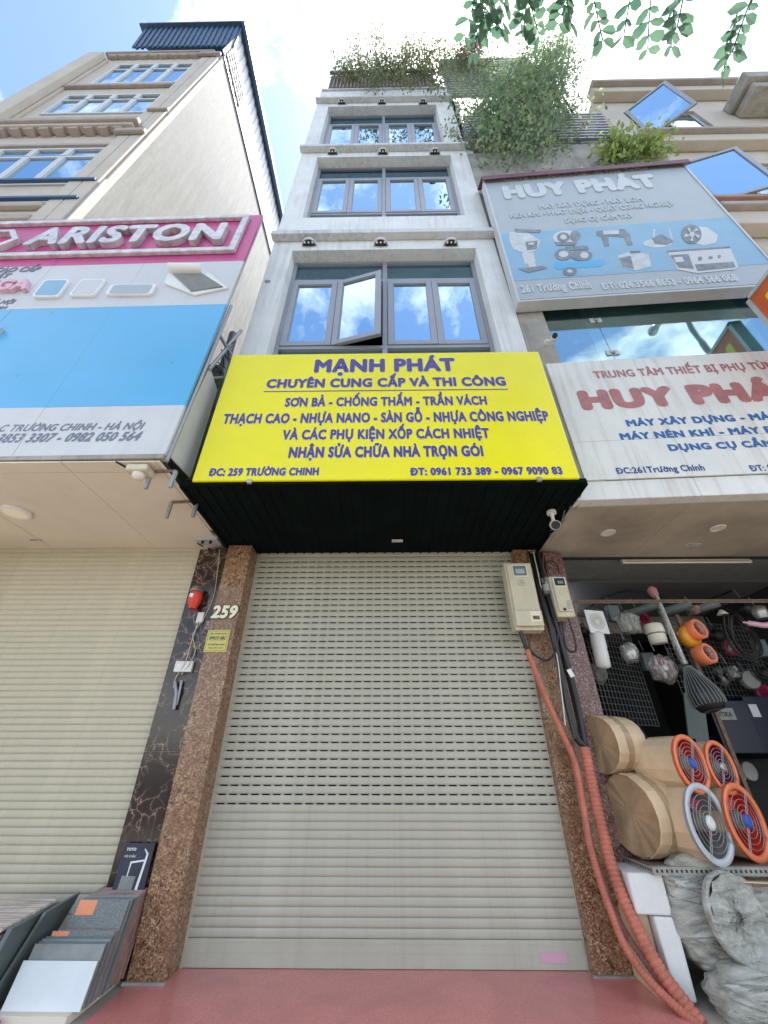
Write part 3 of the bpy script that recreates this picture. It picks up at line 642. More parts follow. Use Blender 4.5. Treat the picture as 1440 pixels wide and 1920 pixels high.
for px in (467, 1013): q = at(px, 905, Y(SY)); mb.box(q.x-.02, q.x+.02, SY-.006, SY+.04, 3.335, 3.375)
mb.build('clip', M['steel'], ys)

# ================================================================== LEFT SHOP
ls = thing('corner_shop', 'low cream-ceilinged shop with a cream shutter and a large pink, grey and blue sign front', 'shop', (-3.6, -1, 0))
s = MB(); s.box(-5.28, -1.90, -1.0, 6, 3.55, 5.5); s.box(-5.28, -5.1, -.9, 6, 0, 3.55); s.box(-2.09, -1.92, .1, 6, 0, 3.55)
s.build('wall', M['cream'], ls)
ce = MB()
x0, x1 = -5.3, -1.9
lz = 3.40
# ceiling boards, each its own piece
xs = [-5.3, -4.55, -3.30, -2.10, -1.885]
seam = at(200, 945, Z(lz)).x
xs = [-5.3, seam-1.22, seam, at(330, 915, Z(lz)).x-.0, -1.885]
ysplit = -1.50
for i in range(len(xs)-1):
    for (ya, yb) in ((-1.64, ysplit), (ysplit, -.05)):
        if i == 3: yb = min(yb, -.47)
        MB().box(xs[i]+.003, xs[i+1]-.003, ya+.003, yb-.003, lz+random.uniform(0, .003), lz+.015).build('ceiling_board', M['cream'], ls)
MB().box(-5.3, -2.13, -1.64, .1, lz+.016, lz+.05).box(-2.128, -1.885, -1.64, -.48, lz+.016, lz+.05).build('ceiling_backing', M['dark'], ls)
rowsL = []; z = .30
while z < 3.37: rowsL.append((z, .0577, False)); z += .0577
shl = shutter('roller_shutter', 'closed cream shutter with narrow plain slats, under the pink and blue sign', -5.2, -2.10, -.06, rowsL, M['slatB'], 3.4, (.02, .295), (-3.6, 0, 0))
# the big sign
LP = PL((-1.855, -1.655, 3.45), (1, -.012, 0), (0, .022, 1))
sg = thing('shop_sign', 'very large pink, grey and blue sign with silver raised letters, left of the yellow sign', 'sign', (-3.5, -1.65, 3.4))
def lb(px, py): q = at(px, py, LP)-LP.p; return q.dot(LP.r), q.dot(LP.u)
b0 = lb(307, 851)[1]; b1 = lb(345, 759)[1]; b2 = lb(426, 570)[1]; b3 = lb(457, 489)[1]; b4 = lb(490, 403)[1]
AL = -4.2
rnd = [(b0, b1, 'lgrey'), (b1, b2, 'skyb'), (b2, b3, 'lgrey'), (b3, b4, 'pink')]
seams = [AL, -2.55, -1.32, -.0]
for (c, d, mname) in rnd:
    for i in range(3):
        if mname == 'skyb' and i < 2:
            pass
        MB().pbox(LP, seams[i]+.0015, seams[i+1]-.0015, c+.001, d-.001, -.03, 0+random.uniform(0, .0015)).build('sign_panel', M[mname], sg)
MB().pbox(LP, AL, -.01, b0, b4, -.06, -.031).build('back_frame', M['steel'], sg)
# pink band frame
fx = lb(471, 409)[0]; ft = lb(460, 410)[1]; fb = lb(448, 476)[1]; fxb = fx
mb = MB(); mb.pbox(LP, AL, fx, ft-.09, ft, .002, .06); mb.pbox(LP, AL, fx, fb, fb+.09, .002, .06); mb.pbox(LP, fx-.09, fx, fb+.09, ft-.09, .002, .06)
mb.build('silver_frame', M['chrome'], sg, bevel=.01)
a0 = lb(47, 472); a1 = lb(414, 466); a2 = lb(60, 438)
text(sg, 'ARISTON', LP.p+LP.r*a0[0]+LP.u*(a0[1]+.02), a1[0]-a0[0], (a2[1]-a0[1])*.93, LP, M['chrome'], bold=.045, depth=.075, lift=.003, split=True)
mb = MB(); c = lb(-12, 459); R_ = .42
hx = [Vector((math.cos(math.pi/3*k)*R_, math.sin(math.pi/3*k)*R_*.82)) for k in range(6)]
for k in range(6):
    p, q = hx[k], hx[(k+1) % 6]
    mb.slab([LP.p+LP.r*(c[0]+v.x*s_)+LP.u*(c[1]+v.y*s_)+LP.n*.003 for v, s_ in ((p, 1), (q, 1), (q, .78), (p, .78))], LP.n*.07)
mb.build('emblem', M['chrome'], sg)
def lt(t, xl, xr, yb, yt, mt, **k): return ptext(sg, t, xl, xr, yb, yt, LP, mt, **k)
lt('MÁY CAO CẤP', -60, 66, 513, 504, M['greyprint'], bold=.035, depth=.006, lift=.002, slant=.15)
lt('NHẤT', -38, 12, 523, 515, M['greyprint'], bold=.035, depth=.006, lift=.002, slant=.15)
lt('VIGA', -50, 50, 552, 533, M['palepink'], bold=.05, depth=.05, lift=.002, split=True)
lt('HÀ NỘI', -24, 22, 571, 564, M['greyprint'], bold=.03, depth=.004, lift=.002, slant=.15)
lt('564', -10, 10, 580, 575, M['greyprint'], bold=.03, depth=.004, lift=.002, slant=.15)
lt('C TRƯỜNG CHINH - HÀ NỘI', -6, 262, 810, 797, M['greyprint'], bold=.03, depth=.003, lift=.002, slant=.2)
lt('3853 3307 - 0982 050 564', -12, 256, 831, 814, M['greyprint'], bold=.04, depth=.003, lift=.002, slant=.2)
# basins and solar heater printed plates
def plate(pxs, mt, border=True, name='printed_plate'):
    P_ = [lb(*p) for p in pxs]; pts = []
    n = len(P_)
    for i in range(n):
        a, b, c = Vector(P_[i-1]), Vector(P_[i]), Vector(P_[(i+1) % n])
        for k in range(5):
            t = k/4; e1 = b+(a-b)*.16; e2 = b+(c-b)*.16
            pts.append((e1*(1-t)**2+b*2*t*(1-t)+e2*t*t))
    cen = sum(pts, Vector((0, 0)))/len(pts)
    o_ = MB().slab([LP.p+LP.r*p.x+LP.u*p.y+LP.n*.002 for p in pts], LP.n*.03).build(name, M['white'], sg)
    MB().slab([LP.p+LP.r*(cen.x+(p.x-cen.x)*.86)+LP.u*(cen.y+(p.y-cen.y)*.86)+LP.n*.0325 for p in pts], LP.n*.002).build('picture', mt, o_)
    return o_
plate([(62, 561), (87, 529), (135, 528), (112, 561)], M['billblue'])
plate([(131, 559), (155, 528), (203, 527), (178, 559)], M['lgrey'])
plate([(199, 557), (212, 538), (297, 537), (285, 557)], M['bill'])
hp = [(309, 534), (320, 508), (386, 509), (428, 543), (366, 556)]
mb = MB(); P_ = [LP.p+LP.r*lb(*p)[0]+LP.u*lb(*p)[1]+LP.n*.003 for p in hp]; mb.slab(P_, LP.n*.02); o_ = mb.build('solar_heater_cutout', M['white'], sg)
mb = MB()
for k in range(14):
    t = (k+.5)/14; a = at(325+(383-325)*t, 518+1*t, LP); b = at(360+(420-360)*t, 551-9*t, LP)
    mb.tube([a+LP.n*.026, b+LP.n*.026], .013, 6)
mb.build('heater_tube', M['greytile'], o_)
a = at(322, 511, LP)+LP.n*.05; b = at(384, 513, LP)+LP.n*.05; MB().tube([a, b], .065, 12).build('heater_tank', M['white'], o_)
# logo corner at far left of the blue
mb = MB(); pts = [at(p[0], p[1], LP)+LP.n*.002 for p in ((-40, 625), (0, 612), (9, 621), (0, 628), (-40, 640))]; mb.slab(pts, LP.n*.05).build('logo_piece', M['chrome'], sg)
# lower edge trim and the cheek of the sign box
mb = MB(); mb.pbox(LP, AL, .0, b0-.05, b0-.003, -.05, .008); mb.build('lower_trim', M['concrete'], sg, bevel=.004)
ck = [at(314, 853, X(-1.86)), at(392, 687, X(-1.86)), at(406, 732, X(-1.86)), at(355, 896, X(-1.86))]
MB().slab([Vector((-1.862, q.y, q.z)) for q in ck], (.012, 0, 0)).build('side_cheek', M['white_alu'], sg)
mb = MB()
mb.tube([(-1.845, -1.62, 3.42), (-1.845, -1.52, 5.9)], .018, 6); mb.tube([(-1.88, -1.50, 4.6), (-1.88, -1.2, 5.0)], .02, 6); mb.tube([(-1.85, -1.55, 5.3), (-1.83, -1.25, 5.35)], .02, 6); mb.tube([(-1.85, -1.5, 4.75), (-1.83, -1.2, 5.9)], .02, 6)
mb.build('support_bar', M['alu'], sg)
# gap between the shops: pipe, bracket and dark sheet
gp = thing('drain_pipe', 'dark green-grey drain pipe with a bend in the gap left of the yellow sign', 'pipe', (-1.9, -1.1, 4.4))
MB().tube(spline([(-1.90, -1.08, 3.6), (-1.90, -1.08, 4.7), (-1.89, -1.10, 5.0), (-1.93, -1.14, 5.2), (-1.95, -1.14, 5.9)], 6), .055, 12).lathe((-1.90, -1.08, 4.55), (0, 0, 1), [(0, .07), (.14, .07)], 12).lathe((-1.90, -1.08, 4.95), (0, 0, 1), [(0, .068), (.09, .068)], 12).build('pipe', M['tealtile'], gp)
gs = thing('tin_sheet', 'dark teal tin sheet behind the drain pipe', 'metal sheet', (-2.1, -1.02, 4.5))
MB().box(-2.25, -1.81, -1.03, -1.01, 3.45, 5.45).build('sheet', M['tealtile'], gs)
gw = thing('cable_bundle', 'tangle of torn black cable at the top left corner of the yellow sign', 'cable', (-1.84, -1.3, 5.1))
mb = MB()
for k in range(7):
    p = Vector((-1.84+random.uniform(-.03, .03), -1.25, 5.0+.05*k)); mb.tube(spline([p, p+Vector((random.uniform(-.1, .05), -.1, random.uniform(-.1, .15))), p+Vector((random.uniform(-.1, .08), -.05, random.uniform(-.25, .3)))], 5), .008, 5)
mb.build('cable', M['cable'], gw)
# flood light, disc light, brackets
fl = thing('flood_light', 'dusty beige flood lamp under the lower edge of the big left sign', 'lamp', at(262, 888, Z(3.33)))
c = at(262, 888, Z(3.33)); MB().box(c.x-.09, c.x+.09, c.y-.07, c.y+.07, 3.32, 3.385).build('housing', M['boxplastic'], fl, bevel=.015)
MB().lathe((c.x, c.y, 3.321), (0, -.3, -1), [(0, .05), (.03, .048), (.05, .03), (.058, .005)], 14).build('lens', M['tube_off'], fl)
MB().tube([(c.x-.1, c.y+.05, 3.39), (c.x-.18, c.y-.08, 3.395)], .008, 6).build('cable', M['cable'], fl)
dl = thing('ceiling_light', 'round lit ceiling panel under the left shop canopy', 'ceiling light', at(30, 962, Z(3.4)))
c = at(30, 962, Z(3.38)); MB().lathe((c.x, c.y, 3.401), (0, 0, -1), [(0, .13), (.015, .135), (.028, .12)], 28).build('ring', M['white'], dl)
MB().lathe((c.x, c.y, 3.372), (0, 0, -1), [(0, .105), (.003, .10)], 28).build('diffuser', M['lamp_on'], dl)
for pxa, lab in (((285, 885), (330, 883)), 'upper'), (((322, 942), (370, 940)), 'lower'):
    a = at(*pxa[0], Z(3.385)); b = at(*pxa[1], Z(3.385))
    t = thing('steel_bracket', '%s of the two grey U-shaped brackets hanging at the cream ceiling right end' % lab, 'bracket', a, 'U-shaped steel brackets')
    MB().tube([a+Vector((0, -.0, -.0)), b], .014, 6).build('crossbar', M['rust'], t)
    for q in (a, b): MB().box(q.x-.013, q.x+.013, q.y-.013, q.y+.013, 3.21, 3.382).build('leg', M['alu'], t)
c = at(395, 1003, Y(-.26))
jb = thing('junction_box', 'weathered grey-beige switch box at the top of the dark marble pilaster', 'junction box', c)
MB().box(c.x-.10, c.x+.11, -.36, -.20, c.z-.04, c.z+.16).build('box', M['boxplastic'], jb, bevel=.008)
MB().box(c.x-.125, c.x+.125, -.34, -.20, c.z-.10, c.z-.05).build('gland_strip', M['white_alu'], jb, bevel=.005)
mb = MB(); 
for dx in (-.05, .04): mb.lathe((c.x+dx, -.30, c.z-.10), (0, 0, -1), [(0, .016), (.03, .014)], 8)
mb.build('gland', M['black'], jb)
p = Vector((c.x-.12, -.24, c.z+.22)); MB().tube(spline([p, p+Vector((-.03, 0, -.15)), p+Vector((-.02, 0, -.3)), p+Vector((.06, 0, -.36))], 8), .008, 6).build('cable', M['cable'], jb)
c = at(366, 1122, Y(-.27))
al = thing('alarm_siren', 'red alarm siren with a silver cap on the dark marble pilaster', 'alarm', c)
MB().lathe((c.x, -.27, c.z+.06), (0, 0, -1), [(0, .062), (.05, .068), (.10, .062), (.145, .045), (.17, .04)], 20).build('red_body', M['red'], al)
MB().lathe((c.x, -.27, c.z+.065), (0, 0, 1), [(0, .07), (.02, .068), (.03, .055), (.055, .05), (.06, .03)], 20).build('cap', M['steel'], al)
MB().box(c.x-.03, c.x+.005, -.342, -.336, c.z-.01, c.z+.03).build('label_patch', M['white'], al)
MB().box(c.x-.02, c.x+.02, -.25, -.2, c.z-.02, c.z+.08).build('bracket', M['steel'], al)
c = at(375, 1158, Y(-.22)); o1 = thing('wall_switch', 'small white switch plate on the marble pilaster just below the red siren', 'switch', c)
MB().box(c.x-.032, c.x+.032, -.225, -.2005, c.z-.055, c.z+.055).build('plate', M['pvc'], o1, bevel=.004)
c2 = at(345, 1250, Y(-.22)); o2 = thing('double_socket', 'wide white double socket box on the marble pilaster', 'socket', c2)
MB().box(c2.x-.085, c2.x+.085, -.24, -.2005, c2.z-.05, c2.z+.05).build('box', M['pvc'], o2, bevel=.008)
mb = MB()
for dx in (-.045, .04): mb.box(c2.x+dx-.018, c2.x+dx+.018, -.242, -.2402, c2.z-.02, c2.z+.02)
mb.build('socket_face', M['foam'], o2)
wr = thing('loose_wiring', 'thin tan wires hanging down the marble pilaster to the socket', 'wire', c)
def wire(pts, r, mt, par, name='wire'): return MB().tube(spline([at(x, y, Y(v)) for x, y, v in pts], 8), r, 5).build(name, mt, par)
wire([(372, 1165, -.23), (360, 1200, -.225), (348, 1240, -.25), (330, 1270, -.22), (325, 1290, -.21)], .004, M['boxplastic'], wr)
wire([(378, 1165, -.23), (362, 1190, -.225), (366, 1220, -.215), (355, 1245, -.25), (340, 1265, -.22)], .004, M['boxplastic'], wr)
wire([(412, 1030, -.22), (408, 1070, -.215), (400, 1120, -.21), (380, 1165, -.215)], .004, M['boxplastic'], wr)
c = at(330, 1300, Y(-.21)); hb = thing('hanging_bracket', 'grey folded metal strips hanging on the marble pilaster below the socket', 'bracket', c)
MB().tube([at(328, 1278, Y(-.22)), at(331, 1300, Y(-.24)), at(326, 1330, Y(-.23))], .016, 6).build('strip', M['alu'], hb)
MB().tube([at(341, 1276, Y(-.22)), at(336, 1300, Y(-.23)), at(331, 1322, Y(-.215))], .012, 6).build('strip', M['alu'], hb)
c = at(72, 1016, Z(3.395)); st = thing('ceiling_sticker', 'tiny stencilled phone number on the cream ceiling edge at left', 'stencil', c)
text(st, '0965 21', (c.x-.07, c.y-.02, 3.399), .14, .035, PL((0, 0, 3.399), (1, 0, 0), (0, -1, 0)), M['greyprint'], bold=.03, depth=.0005)
# poster
pp = PL((0, -.262, 0), (1, 0, 0), (0, .03, 1))
a = at(197, 1697, pp); b = at(289, 1581, pp)
po = thing('product_poster', 'dark blue poster of a basin tap leaning on the foot of the marble pilaster', 'poster', a)
Wd = .235; Hh = b.z-a.z
pq0 = PL((a.x+.02, a.y, a.z), (1, 0, 0), (0, .03, 1))
MB().pbox(pq0, 0, Wd, 0, Hh, -.012, 0).build('board', M['poster'], po)
MB().pbox(pq0, 0, Wd, -.03, -.002, -.012, .002).build('wood_edge', M['kraft'], po)
def pt(t, u_, v_, w__, h__, **k): return text(po, t, pq0.p+pq0.r*u_+pq0.u*v_+pq0.n*.0005, w__, h__, pq0, M['white'], depth=.0006, **k)
pt('TOTO', .025, Hh*.87, .075, .018, bold=.05); pt('VÒI CHẬU', .02, Hh*.76, .09, .013, bold=.01)
mb = MB(); P2 = lambda u_, v_, d_=.001: pq0.p+pq0.r*u_+pq0.u*v_+pq0.n*d_
mb.slab([P2(.165, Hh*.22), (P2(.185, Hh*.22)), P2(.205, Hh*.82), P2(.19, Hh*.82)], pq0.n*.002); mb.slab([P2(.14, Hh*.16), P2(.21, Hh*.16), P2(.20, Hh*.22), P2(.15, Hh*.22)], pq0.n*.002)
mb.slab([P2(.09, Hh*.66), P2(.2, Hh*.70), P2(.2, Hh*.73), P2(.08, Hh*.69)], pq0.n*.0025); mb.slab([P2(.08, Hh*.45), P2(.087, Hh*.45), P2(.093, Hh*.68), P2(.082, Hh*.68)], pq0.n*.002)
mb.slab([P2(.165, Hh*.9), P2(.17, Hh*.91), P2(.205, Hh*.82), P2(.195, Hh*.80)], pq0.n*.002)
mb.build('tap_picture', M['white'], po)
mb = MB(); mb.slab([P2(.035, Hh*.2), P2(.14, Hh*.2), P2(.15, Hh*.45), P2(.045, Hh*.46)], pq0.n*.001); mb.build('basin_picture', M['greytile'], po)
for k in range(3): pt('BẢO HÀNH CHÍNH HÃNG', .05, Hh*(.11-.035*k), .09, .006, bold=.03)

# ---- tile samples on the left pavement
TLp = math.radians(16)
def tilepiece(par, x0, x1, y, z0, h, mt, th=.012, lean=TLp, name='tile', label=None):
    pl = PL((0, y, z0), (1, 0, 0), (0, math.sin(lean), math.cos(lean)))
    o = MB().pbox(pl, x0, x1, 0, h, -th, 0).build(name, mt, par, label=label); return o, pl
rk = thing('tile_rack', 'rack of upright floor tile samples with a white marble tile in front', 'tile rack', (-2.05, -.6, 0))
MB().box(-2.28, -1.84, -.745, -.15, 0.001, .045).build('base', M['cream'], rk)
MB().box(-2.31, -2.19, -.80, -.782, 0.001, .044).build('magenta_logo', M['pink'], rk)
zT = at(120, 1798, Y(-.62)).z
tilepiece(rk, -2.265, -1.80, -.70, .046, (zT-.046)/math.cos(TLp), M['marbletile'], label='white marble-look tile at the front of the rack')
y_ = -.680
for i, mn in enumerate(('greytile', 'tealtile', 'greytile', 'tealtile')):
    tilepiece(rk, -2.25+.006*i, -1.797+.003*(i % 3), y_, .046, .262+.006*i, M[mn]); y_ += .018
hL = .30
o_, pl_ = tilepiece(rk, -2.215, -1.797, y_, .046, hL, M['speckle'], label='grey speckled tile with an orange label')
MB().pbox(pl_, -2.21, -2.10, hL-.05, hL-.002, .001, .002).build('orange_label', M['orangelabel'], rk)
y_ += .02
for i in range(2): tilepiece(rk, -2.19, -1.795, y_, .046, .30, M['browntile' if i else 'greytile']); y_ += .018
hG = .435
o_, pl_ = tilepiece(rk, -2.175, -1.80, y_, .046, hG, M['speckle'], label='tall dark speckled granite tile with an orange label')
MB().pbox(pl_, -2.145, -2.02, hG-.075, hG-.002, .001, .002).build('orange_label', M['orangelabel'], rk)
y_ += .022
for i in range(12):
    tilepiece(rk, -2.15, -1.79+.003*(i % 2), y_, .046, hG+.002*i, M[('greytile', 'tealtile', 'greytile', 'greytile', 'browntile', 'browntile', 'greytile', 'browntile', 'browntile', 'browntile', 'rust', 'browntile')[i]]); y_ += .022

# second rack at the frame edge
rk2 = thing('tile_rack', 'rack of red-brown tile samples under pale wood-look boards at the left edge', 'tile rack', (-2.8, -.5, 0))
ang = math.radians(0)
for i in range(9):
    x_ = -2.46-.045*i
    mb = MB(); sl = .10
    mb.slab([(x_, -.80, .02), (x_+.03, -.80, .02), (x_+.03+sl*.8, -.80, .385), (x_+sl*.8, -.80, .385)], (0, .5, 0)); mb.build('tile', M['browntile' if i % 3 else 'rust'], rk2)
mb = MB(); mb.slab([(-2.43, -.82, .02), (-2.40, -.82, .02), (-2.30, -.80, .415), (-2.33, -.80, .415)], (0, .40, .03)); mb.build('side_board', M['tealtile'], rk2)
mb = MB(); mb.slab([(-2.39, -.70, .02), (-2.37, -.70, .02), (-2.25, -.60, .44), (-2.27, -.60, .44)], (0, .32, .03)); mb.build('side_board', M['tealtile'], rk2)
for i in range(7):
    x_ = -2.36-.12*i; MB().slab([(x_-.118, -.81, .40), (x_, -.81, .40), (x_+.05, -.42, .455), (x_-.068, -.42, .455)], (0, 0, .014)).build('wood_board', M['woodtile'], rk2)

# ================================================================== TALL LEFT BUILDING
TY = -1.2; TX = -5.42
tb = thing('apartment_building', 'tall beige building at left with bare cement side wall and blue tin rooftop', 'building', (-7.4, TY, 0))
zt_ = 21.35
L0 = -9.7
wins = [(-8.62, -6.08, 17.98, 20.30), (-8.75, -6.06, 15.10, 16.80), (-9.15, -6.04, 10.80, 12.58)]
s = MB(); zc = 0
for (a, b, c, d) in sorted(wins, key=lambda w: w[2]):
    s.box(L0, TX, TY, TY+.12, zc, c); s.box(L0, a, TY, TY+.12, c, d); s.box(b, TX, TY, TY+.12, c, d); zc = d
s.box(L0, TX, TY, TY+.12, zc, zt_); s.build('front_wall', M['beige'], tb)
MB().box(TX-.2, TX, TY+.122, 14, 0, zt_).build('side_wall', M['render'], tb)
s = MB(); s.box(L0, L0+.2, TY+.25, 14, 0, zt_); s.box(L0+.2, TX-.2, 13.8, 14, 0, zt_); s.box(L0+.2, TX-.2, TY+.25, 13.8, 21.1, 21.3)
for z in (10.0, 14.2, 17.3): s.box(L0+.2, TX-.2, TY+.25, 6, z, z+.2)
s.box(L0+.2, TX-.2, 6, 6.1, 9, 21); s.build('rear_wall', M['room'], tb)
# pilasters
for (a, b) in ((TX-.62, TX-.36), (TX-.34, TX-.06), (L0, L0+.55)):
    MB().box(a, b, TY-.06, TY-.001, 9.0, 20.85).build('pilaster', M['beige'], tb, bevel=.01)
MB().box(L0, L0+.5, TY-.22, TY-.061, 13.9, 20.9).build('corner_fin', M['beige'], tb, bevel=.02)
def cornice(z, out, x0, x1, h, brackets=True):
    mb = MB(); mb.box(x0, x1, TY-out, TY-.001, z+h*.55, z+h); mb.build('cornice', M['trim'], tb, bevel=.03)
    mb = MB(); mb.box(x0+.1, x1-.1, TY-out*.75, TY-.001, z+h*.30, z+h*.55-.002); mb.build('cornice', M['beige'], tb, bevel=.02)
    if brackets:
        x = x0+.2
        while x < x1-.25: MB().box(x, x+.2, TY-out*.62, TY-.001, z, z+h*.30-.002).build('dentil', M['trim'], tb); x += .34
cornice(13.42, .24, L0-.1, TX-.25, .44)
cornice(21.05, .16, L0+.35, TX-.25, .32)
for z in (13.22, 20.95): MB().box(TX-.70, TX+.0, TY-.15, TY-.062, z, z+.2).build('capital', M['trim'], tb, bevel=.03)
MB().box(TX-.50, TX+.02, TY-.12, TY-.061, 14.95, 15.06).build('capital', M['trim'], tb)
for z in (17.48, 9.0, 9.5): MB().box(L0+.5 if z > 12 else L0, TX-.62, TY-.09, TY-.001, z, z+.17).build('sill_band', M['trim'], tb, bevel=.02)
MB().box(L0, TX-.62, TY-.05, TY-.001, 12.70, 12.8).build('sill_band', M['trim'], tb)
for (a, b, c, d) in wins:
    mb = MB(); f = .07; y0 = TY-.03; zm = d-(d-c)*.27
    mb.box(a, b, y0, y0+.08, c, c+f); mb.box(a, b, y0, y0+.08, d-f, d); mb.box(a, a+f, y0, y0+.08, c+f, d-f); mb.box(b-f, b, y0, y0+.08, c+f, d-f)
    mb.box(a+f, b-f, y0+.01, y0+.07, zm-.035, zm+.035)
    xs_ = [a+(b-a)*k/4 for k in range(5)]
    for k in (1, 2, 3):
        for (p, q) in ((c+f, zm-.036), (zm+.036, d-f)): mb.box(xs_[k]-.07, xs_[k]+.07, y0, y0+.08, p, q)
    w_ = mb.build('window', M['white_alu'], tb)
    for k in range(4):
        for (p, q) in ((c+f, zm-.036), (zm+.036, d-f)):
            MB().box(xs_[k]+.0701 if k else a+f, xs_[k+1]-.0701 if k < 3 else b-f, y0+.04, y0+.046, p, q).build('pane', M['glass'], w_)
# white flashing strip at the corner low down, balcony rails
MB().box(TX-.02, TX+.02, TY-.03, TY+.0, 7.5, 10.8).build('corner_flashing', M['white_alu'], tb)
for z in (9.8, 10.62): MB().box(L0, TX-.1, TY-.10, TY-.04, z, z+.07).build('balcony_rail', M['blue_tin'], tb)
# rooftop shed
mb = MB(); y = TY-.15
while y < 13.5: mb.box(TX+.002, TX+.045, y, y+.16, 21.3, 24.3); mb.box(TX+.002, TX+.02, y+.16, y+.28, 21.3, 24.3); y += .28
mb.build('tin_siding', M['white_tin'], tb)
mb = MB(); x = -8.9
while x < TX-.05: mb.slab([(x, TY-.10, 22.5), (x+.1, TY-.10, 22.5), (x+.1, TY-.30, 24.3), (x, TY-.30, 24.3)], (0, .05, 0)); mb.slab([(x+.1, TY-.07, 22.5), (x+.19, TY-.07, 22.5), (x+.19, TY-.27, 24.3), (x+.1, TY-.27, 24.3)], (0, .05, 0)); x += .19
mb.build('blue_tin_front', M['blue_tin'], tb)
mb = MB(); mb.box(-9.1, TX+.30, TY-.4, 13.9, 24.35, 24.5); mb.box(TX+.18, TX+.30, TY-.4, 13.9, 24.1, 24.349); mb.build('blue_roof', M['blue_tin'], tb)
mb = MB(); mb.box(TX+.047, TX+.065, TY-.05, .05, 21.45, 22.75); gr_ = mb.build('grille_opening', M['dark'], tb)
mb = MB()
for k in range(6): mb.box(TX+.066, TX+.085, TY+.0+k*.23, TY+.03+k*.23, 21.45, 22.75)
for z in (21.5, 21.8, 22.1, 22.4, 22.7): mb.box(TX+.086, TX+.10, TY-.05, .05, z, z+.03)
mb.build('grille_bar', M['white_tin'], gr_)
MB().box(TX+.002, TX+.05, TY, 13.5, 21.18, 21.28).build('seam_trim', M['black'], tb)

# ================================================================== TERRACE BUILDING (right)
rb = thing('terrace_building', 'grey concrete building at right with glass shopfront, billboard and planted terrace', 'building', (3.5, -1, 0))
RP = PL((1.92, -1.12, 3.5), (1, -.058, 0))
xr = 3.42
def rq(px, py, pl=RP): q = at(px, py, pl)-pl.p; return q.dot(pl.r), q.dot(pl.u)
gb = rq(1050, 682)[1]; gt = rq(1012, 560)[1]+.75; gl = .17
s = MB()
s.pbox(RP, -.17, gl, -.16, 8.75, -.3, -.001)          # party column
s.pbox(RP, xr-.1, xr+.1, -.1, 8.9, -.3, -.001)
s.pbox(RP, gl+.0, xr-.101, gt, 8.7, -.3, -.002)
s.build('front_wall', M['concrete'], rb)
s = MB(); s.box(1.745, 1.85, -.75, 7, 3.4, 14.2); s.box(5.25, 5.4, -.9, 7, 0, 12.4); s.box(1.85, 5.25, 6.8, 7, 0, 12.4); s.box(1.9, 5.2, -.75, 6.8, 3.42, 3.55)
s.box(1.86, 5.24, -.75, 6.8, 7.2, 7.35); s.box(1.86, 5.24, -.8, 6.8, 12.2, 12.38); s.build('side_wall', M['concrete'], rb)
# fascia boards (each a panel), glass, soffit
fz = [(-.14, .0)]
zbot = rq(1092, 903)[1]; zmid = rq(1070, 832)[1]; ztop = rq(1032, 684)[1]
sm = [0.0, rq(1240, 780)[0], rq(1400, 780)[0], xr]
s0 = rq(1228, 760)[0]
fs = thing('shop_sign', 'weathered white fascia sign with faded red and blue lettering over the open shop', 'sign', (3.5, -1.2, 3.5))
FPn = PL(RP.p+RP.n*.02, RP.r, RP.u)
sm = [-.02, s0, s0+1.22, xr+.1]
for i in range(3):
    for (c, d) in ((zbot, zmid), (zmid, ztop)):
        MB().pbox(RP, sm[i]+.002, sm[i+1]-.002, c+.002, d-.002, 0, .02+random.uniform(0, .0012)).build('sign_panel', M['fascia'], fs)
def rt(t, xl, xr_, yb, yt, mt, **k): return ptext(fs, t, xl, xr_, yb, yt, PL(RP.p+RP.n*.0216, RP.r, RP.u), mt, **k)
rt('TRUNG TÂM THIẾT BỊ PHỤ TÙNG', 1116, 1437, 710, 696, M['faded_red'], bold=.04, depth=.001, ref='TRUNG TÂM THIẾT BỊ PHỤ T')
rt('HUY PHÁT', 1093, 1282, 770, 732, M['faded_red'], bold=.085, depth=.001, ref='HUY')
rt('MÁY XÂY DỰNG - MÁY BƠM', 1177, 1388, 800, 787, M['blueprint'], bold=.06, depth=.001, ref='MÁY XÂY DỰNG')
rt('MÁY NÉN KHÍ - MÁY PHÁT ĐIỆN', 1165, 1348, 825, 812, M['blueprint'], bold=.06, depth=.001, ref='MÁY NÉN KHÍ')
rt('DỤNG CỤ CẦM TAY', 1256, 1388, 846, 833, M['blueprint'], bold=.06, depth=.001, ref='DỤNG CỤ')
rt('ĐC:261Trường Chính', 1157, 1327, 889, 877, M['navy'], bold=.04, depth=.001)
rt('ĐT: 024.3566', 1409, 1438, 884, 872, M['navy'], bold=.04, depth=.001, ref='ĐT:')
# concrete strip below the fascia, soffit boards
s = MB(); s.pbox(RP, -.16, s0-.002, -.165, zbot-.002, -.12, .0); s.pbox(RP, s0+.002, xr+.1, -.165, zbot-.002, -.12, .0); s.build('fascia_beam', M['fascia'], rb, bevel=.006)
cz = 3.33
sx0 = at(1302, 939, Z(cz)).x
for a, b in ((1.765, sx0-.002), (sx0+.002, sx0+1.2), (sx0+1.204, 5.3)):
    ya = lambda x: -1.12-.058*(x-1.92)+.12
    MB().slab([(a, ya(a), cz), (b, ya(b), cz), (b, .10, cz), (a, .10, cz)], (0, 0, .03)).build('soffit_board', M['soffit'], rb)
MB().box(1.765, 5.3, .102, .16, cz-.012, cz+.03).build('soffit_trim', M['dark'], rb)
for a, b in ((1.99, 3.1), (3.104, 4.3), (4.304, 5.3)):
    MB().box(a, b, .162, .80, cz+.0, cz+.03).build('shutter_box_board', M['greytile'], rb)
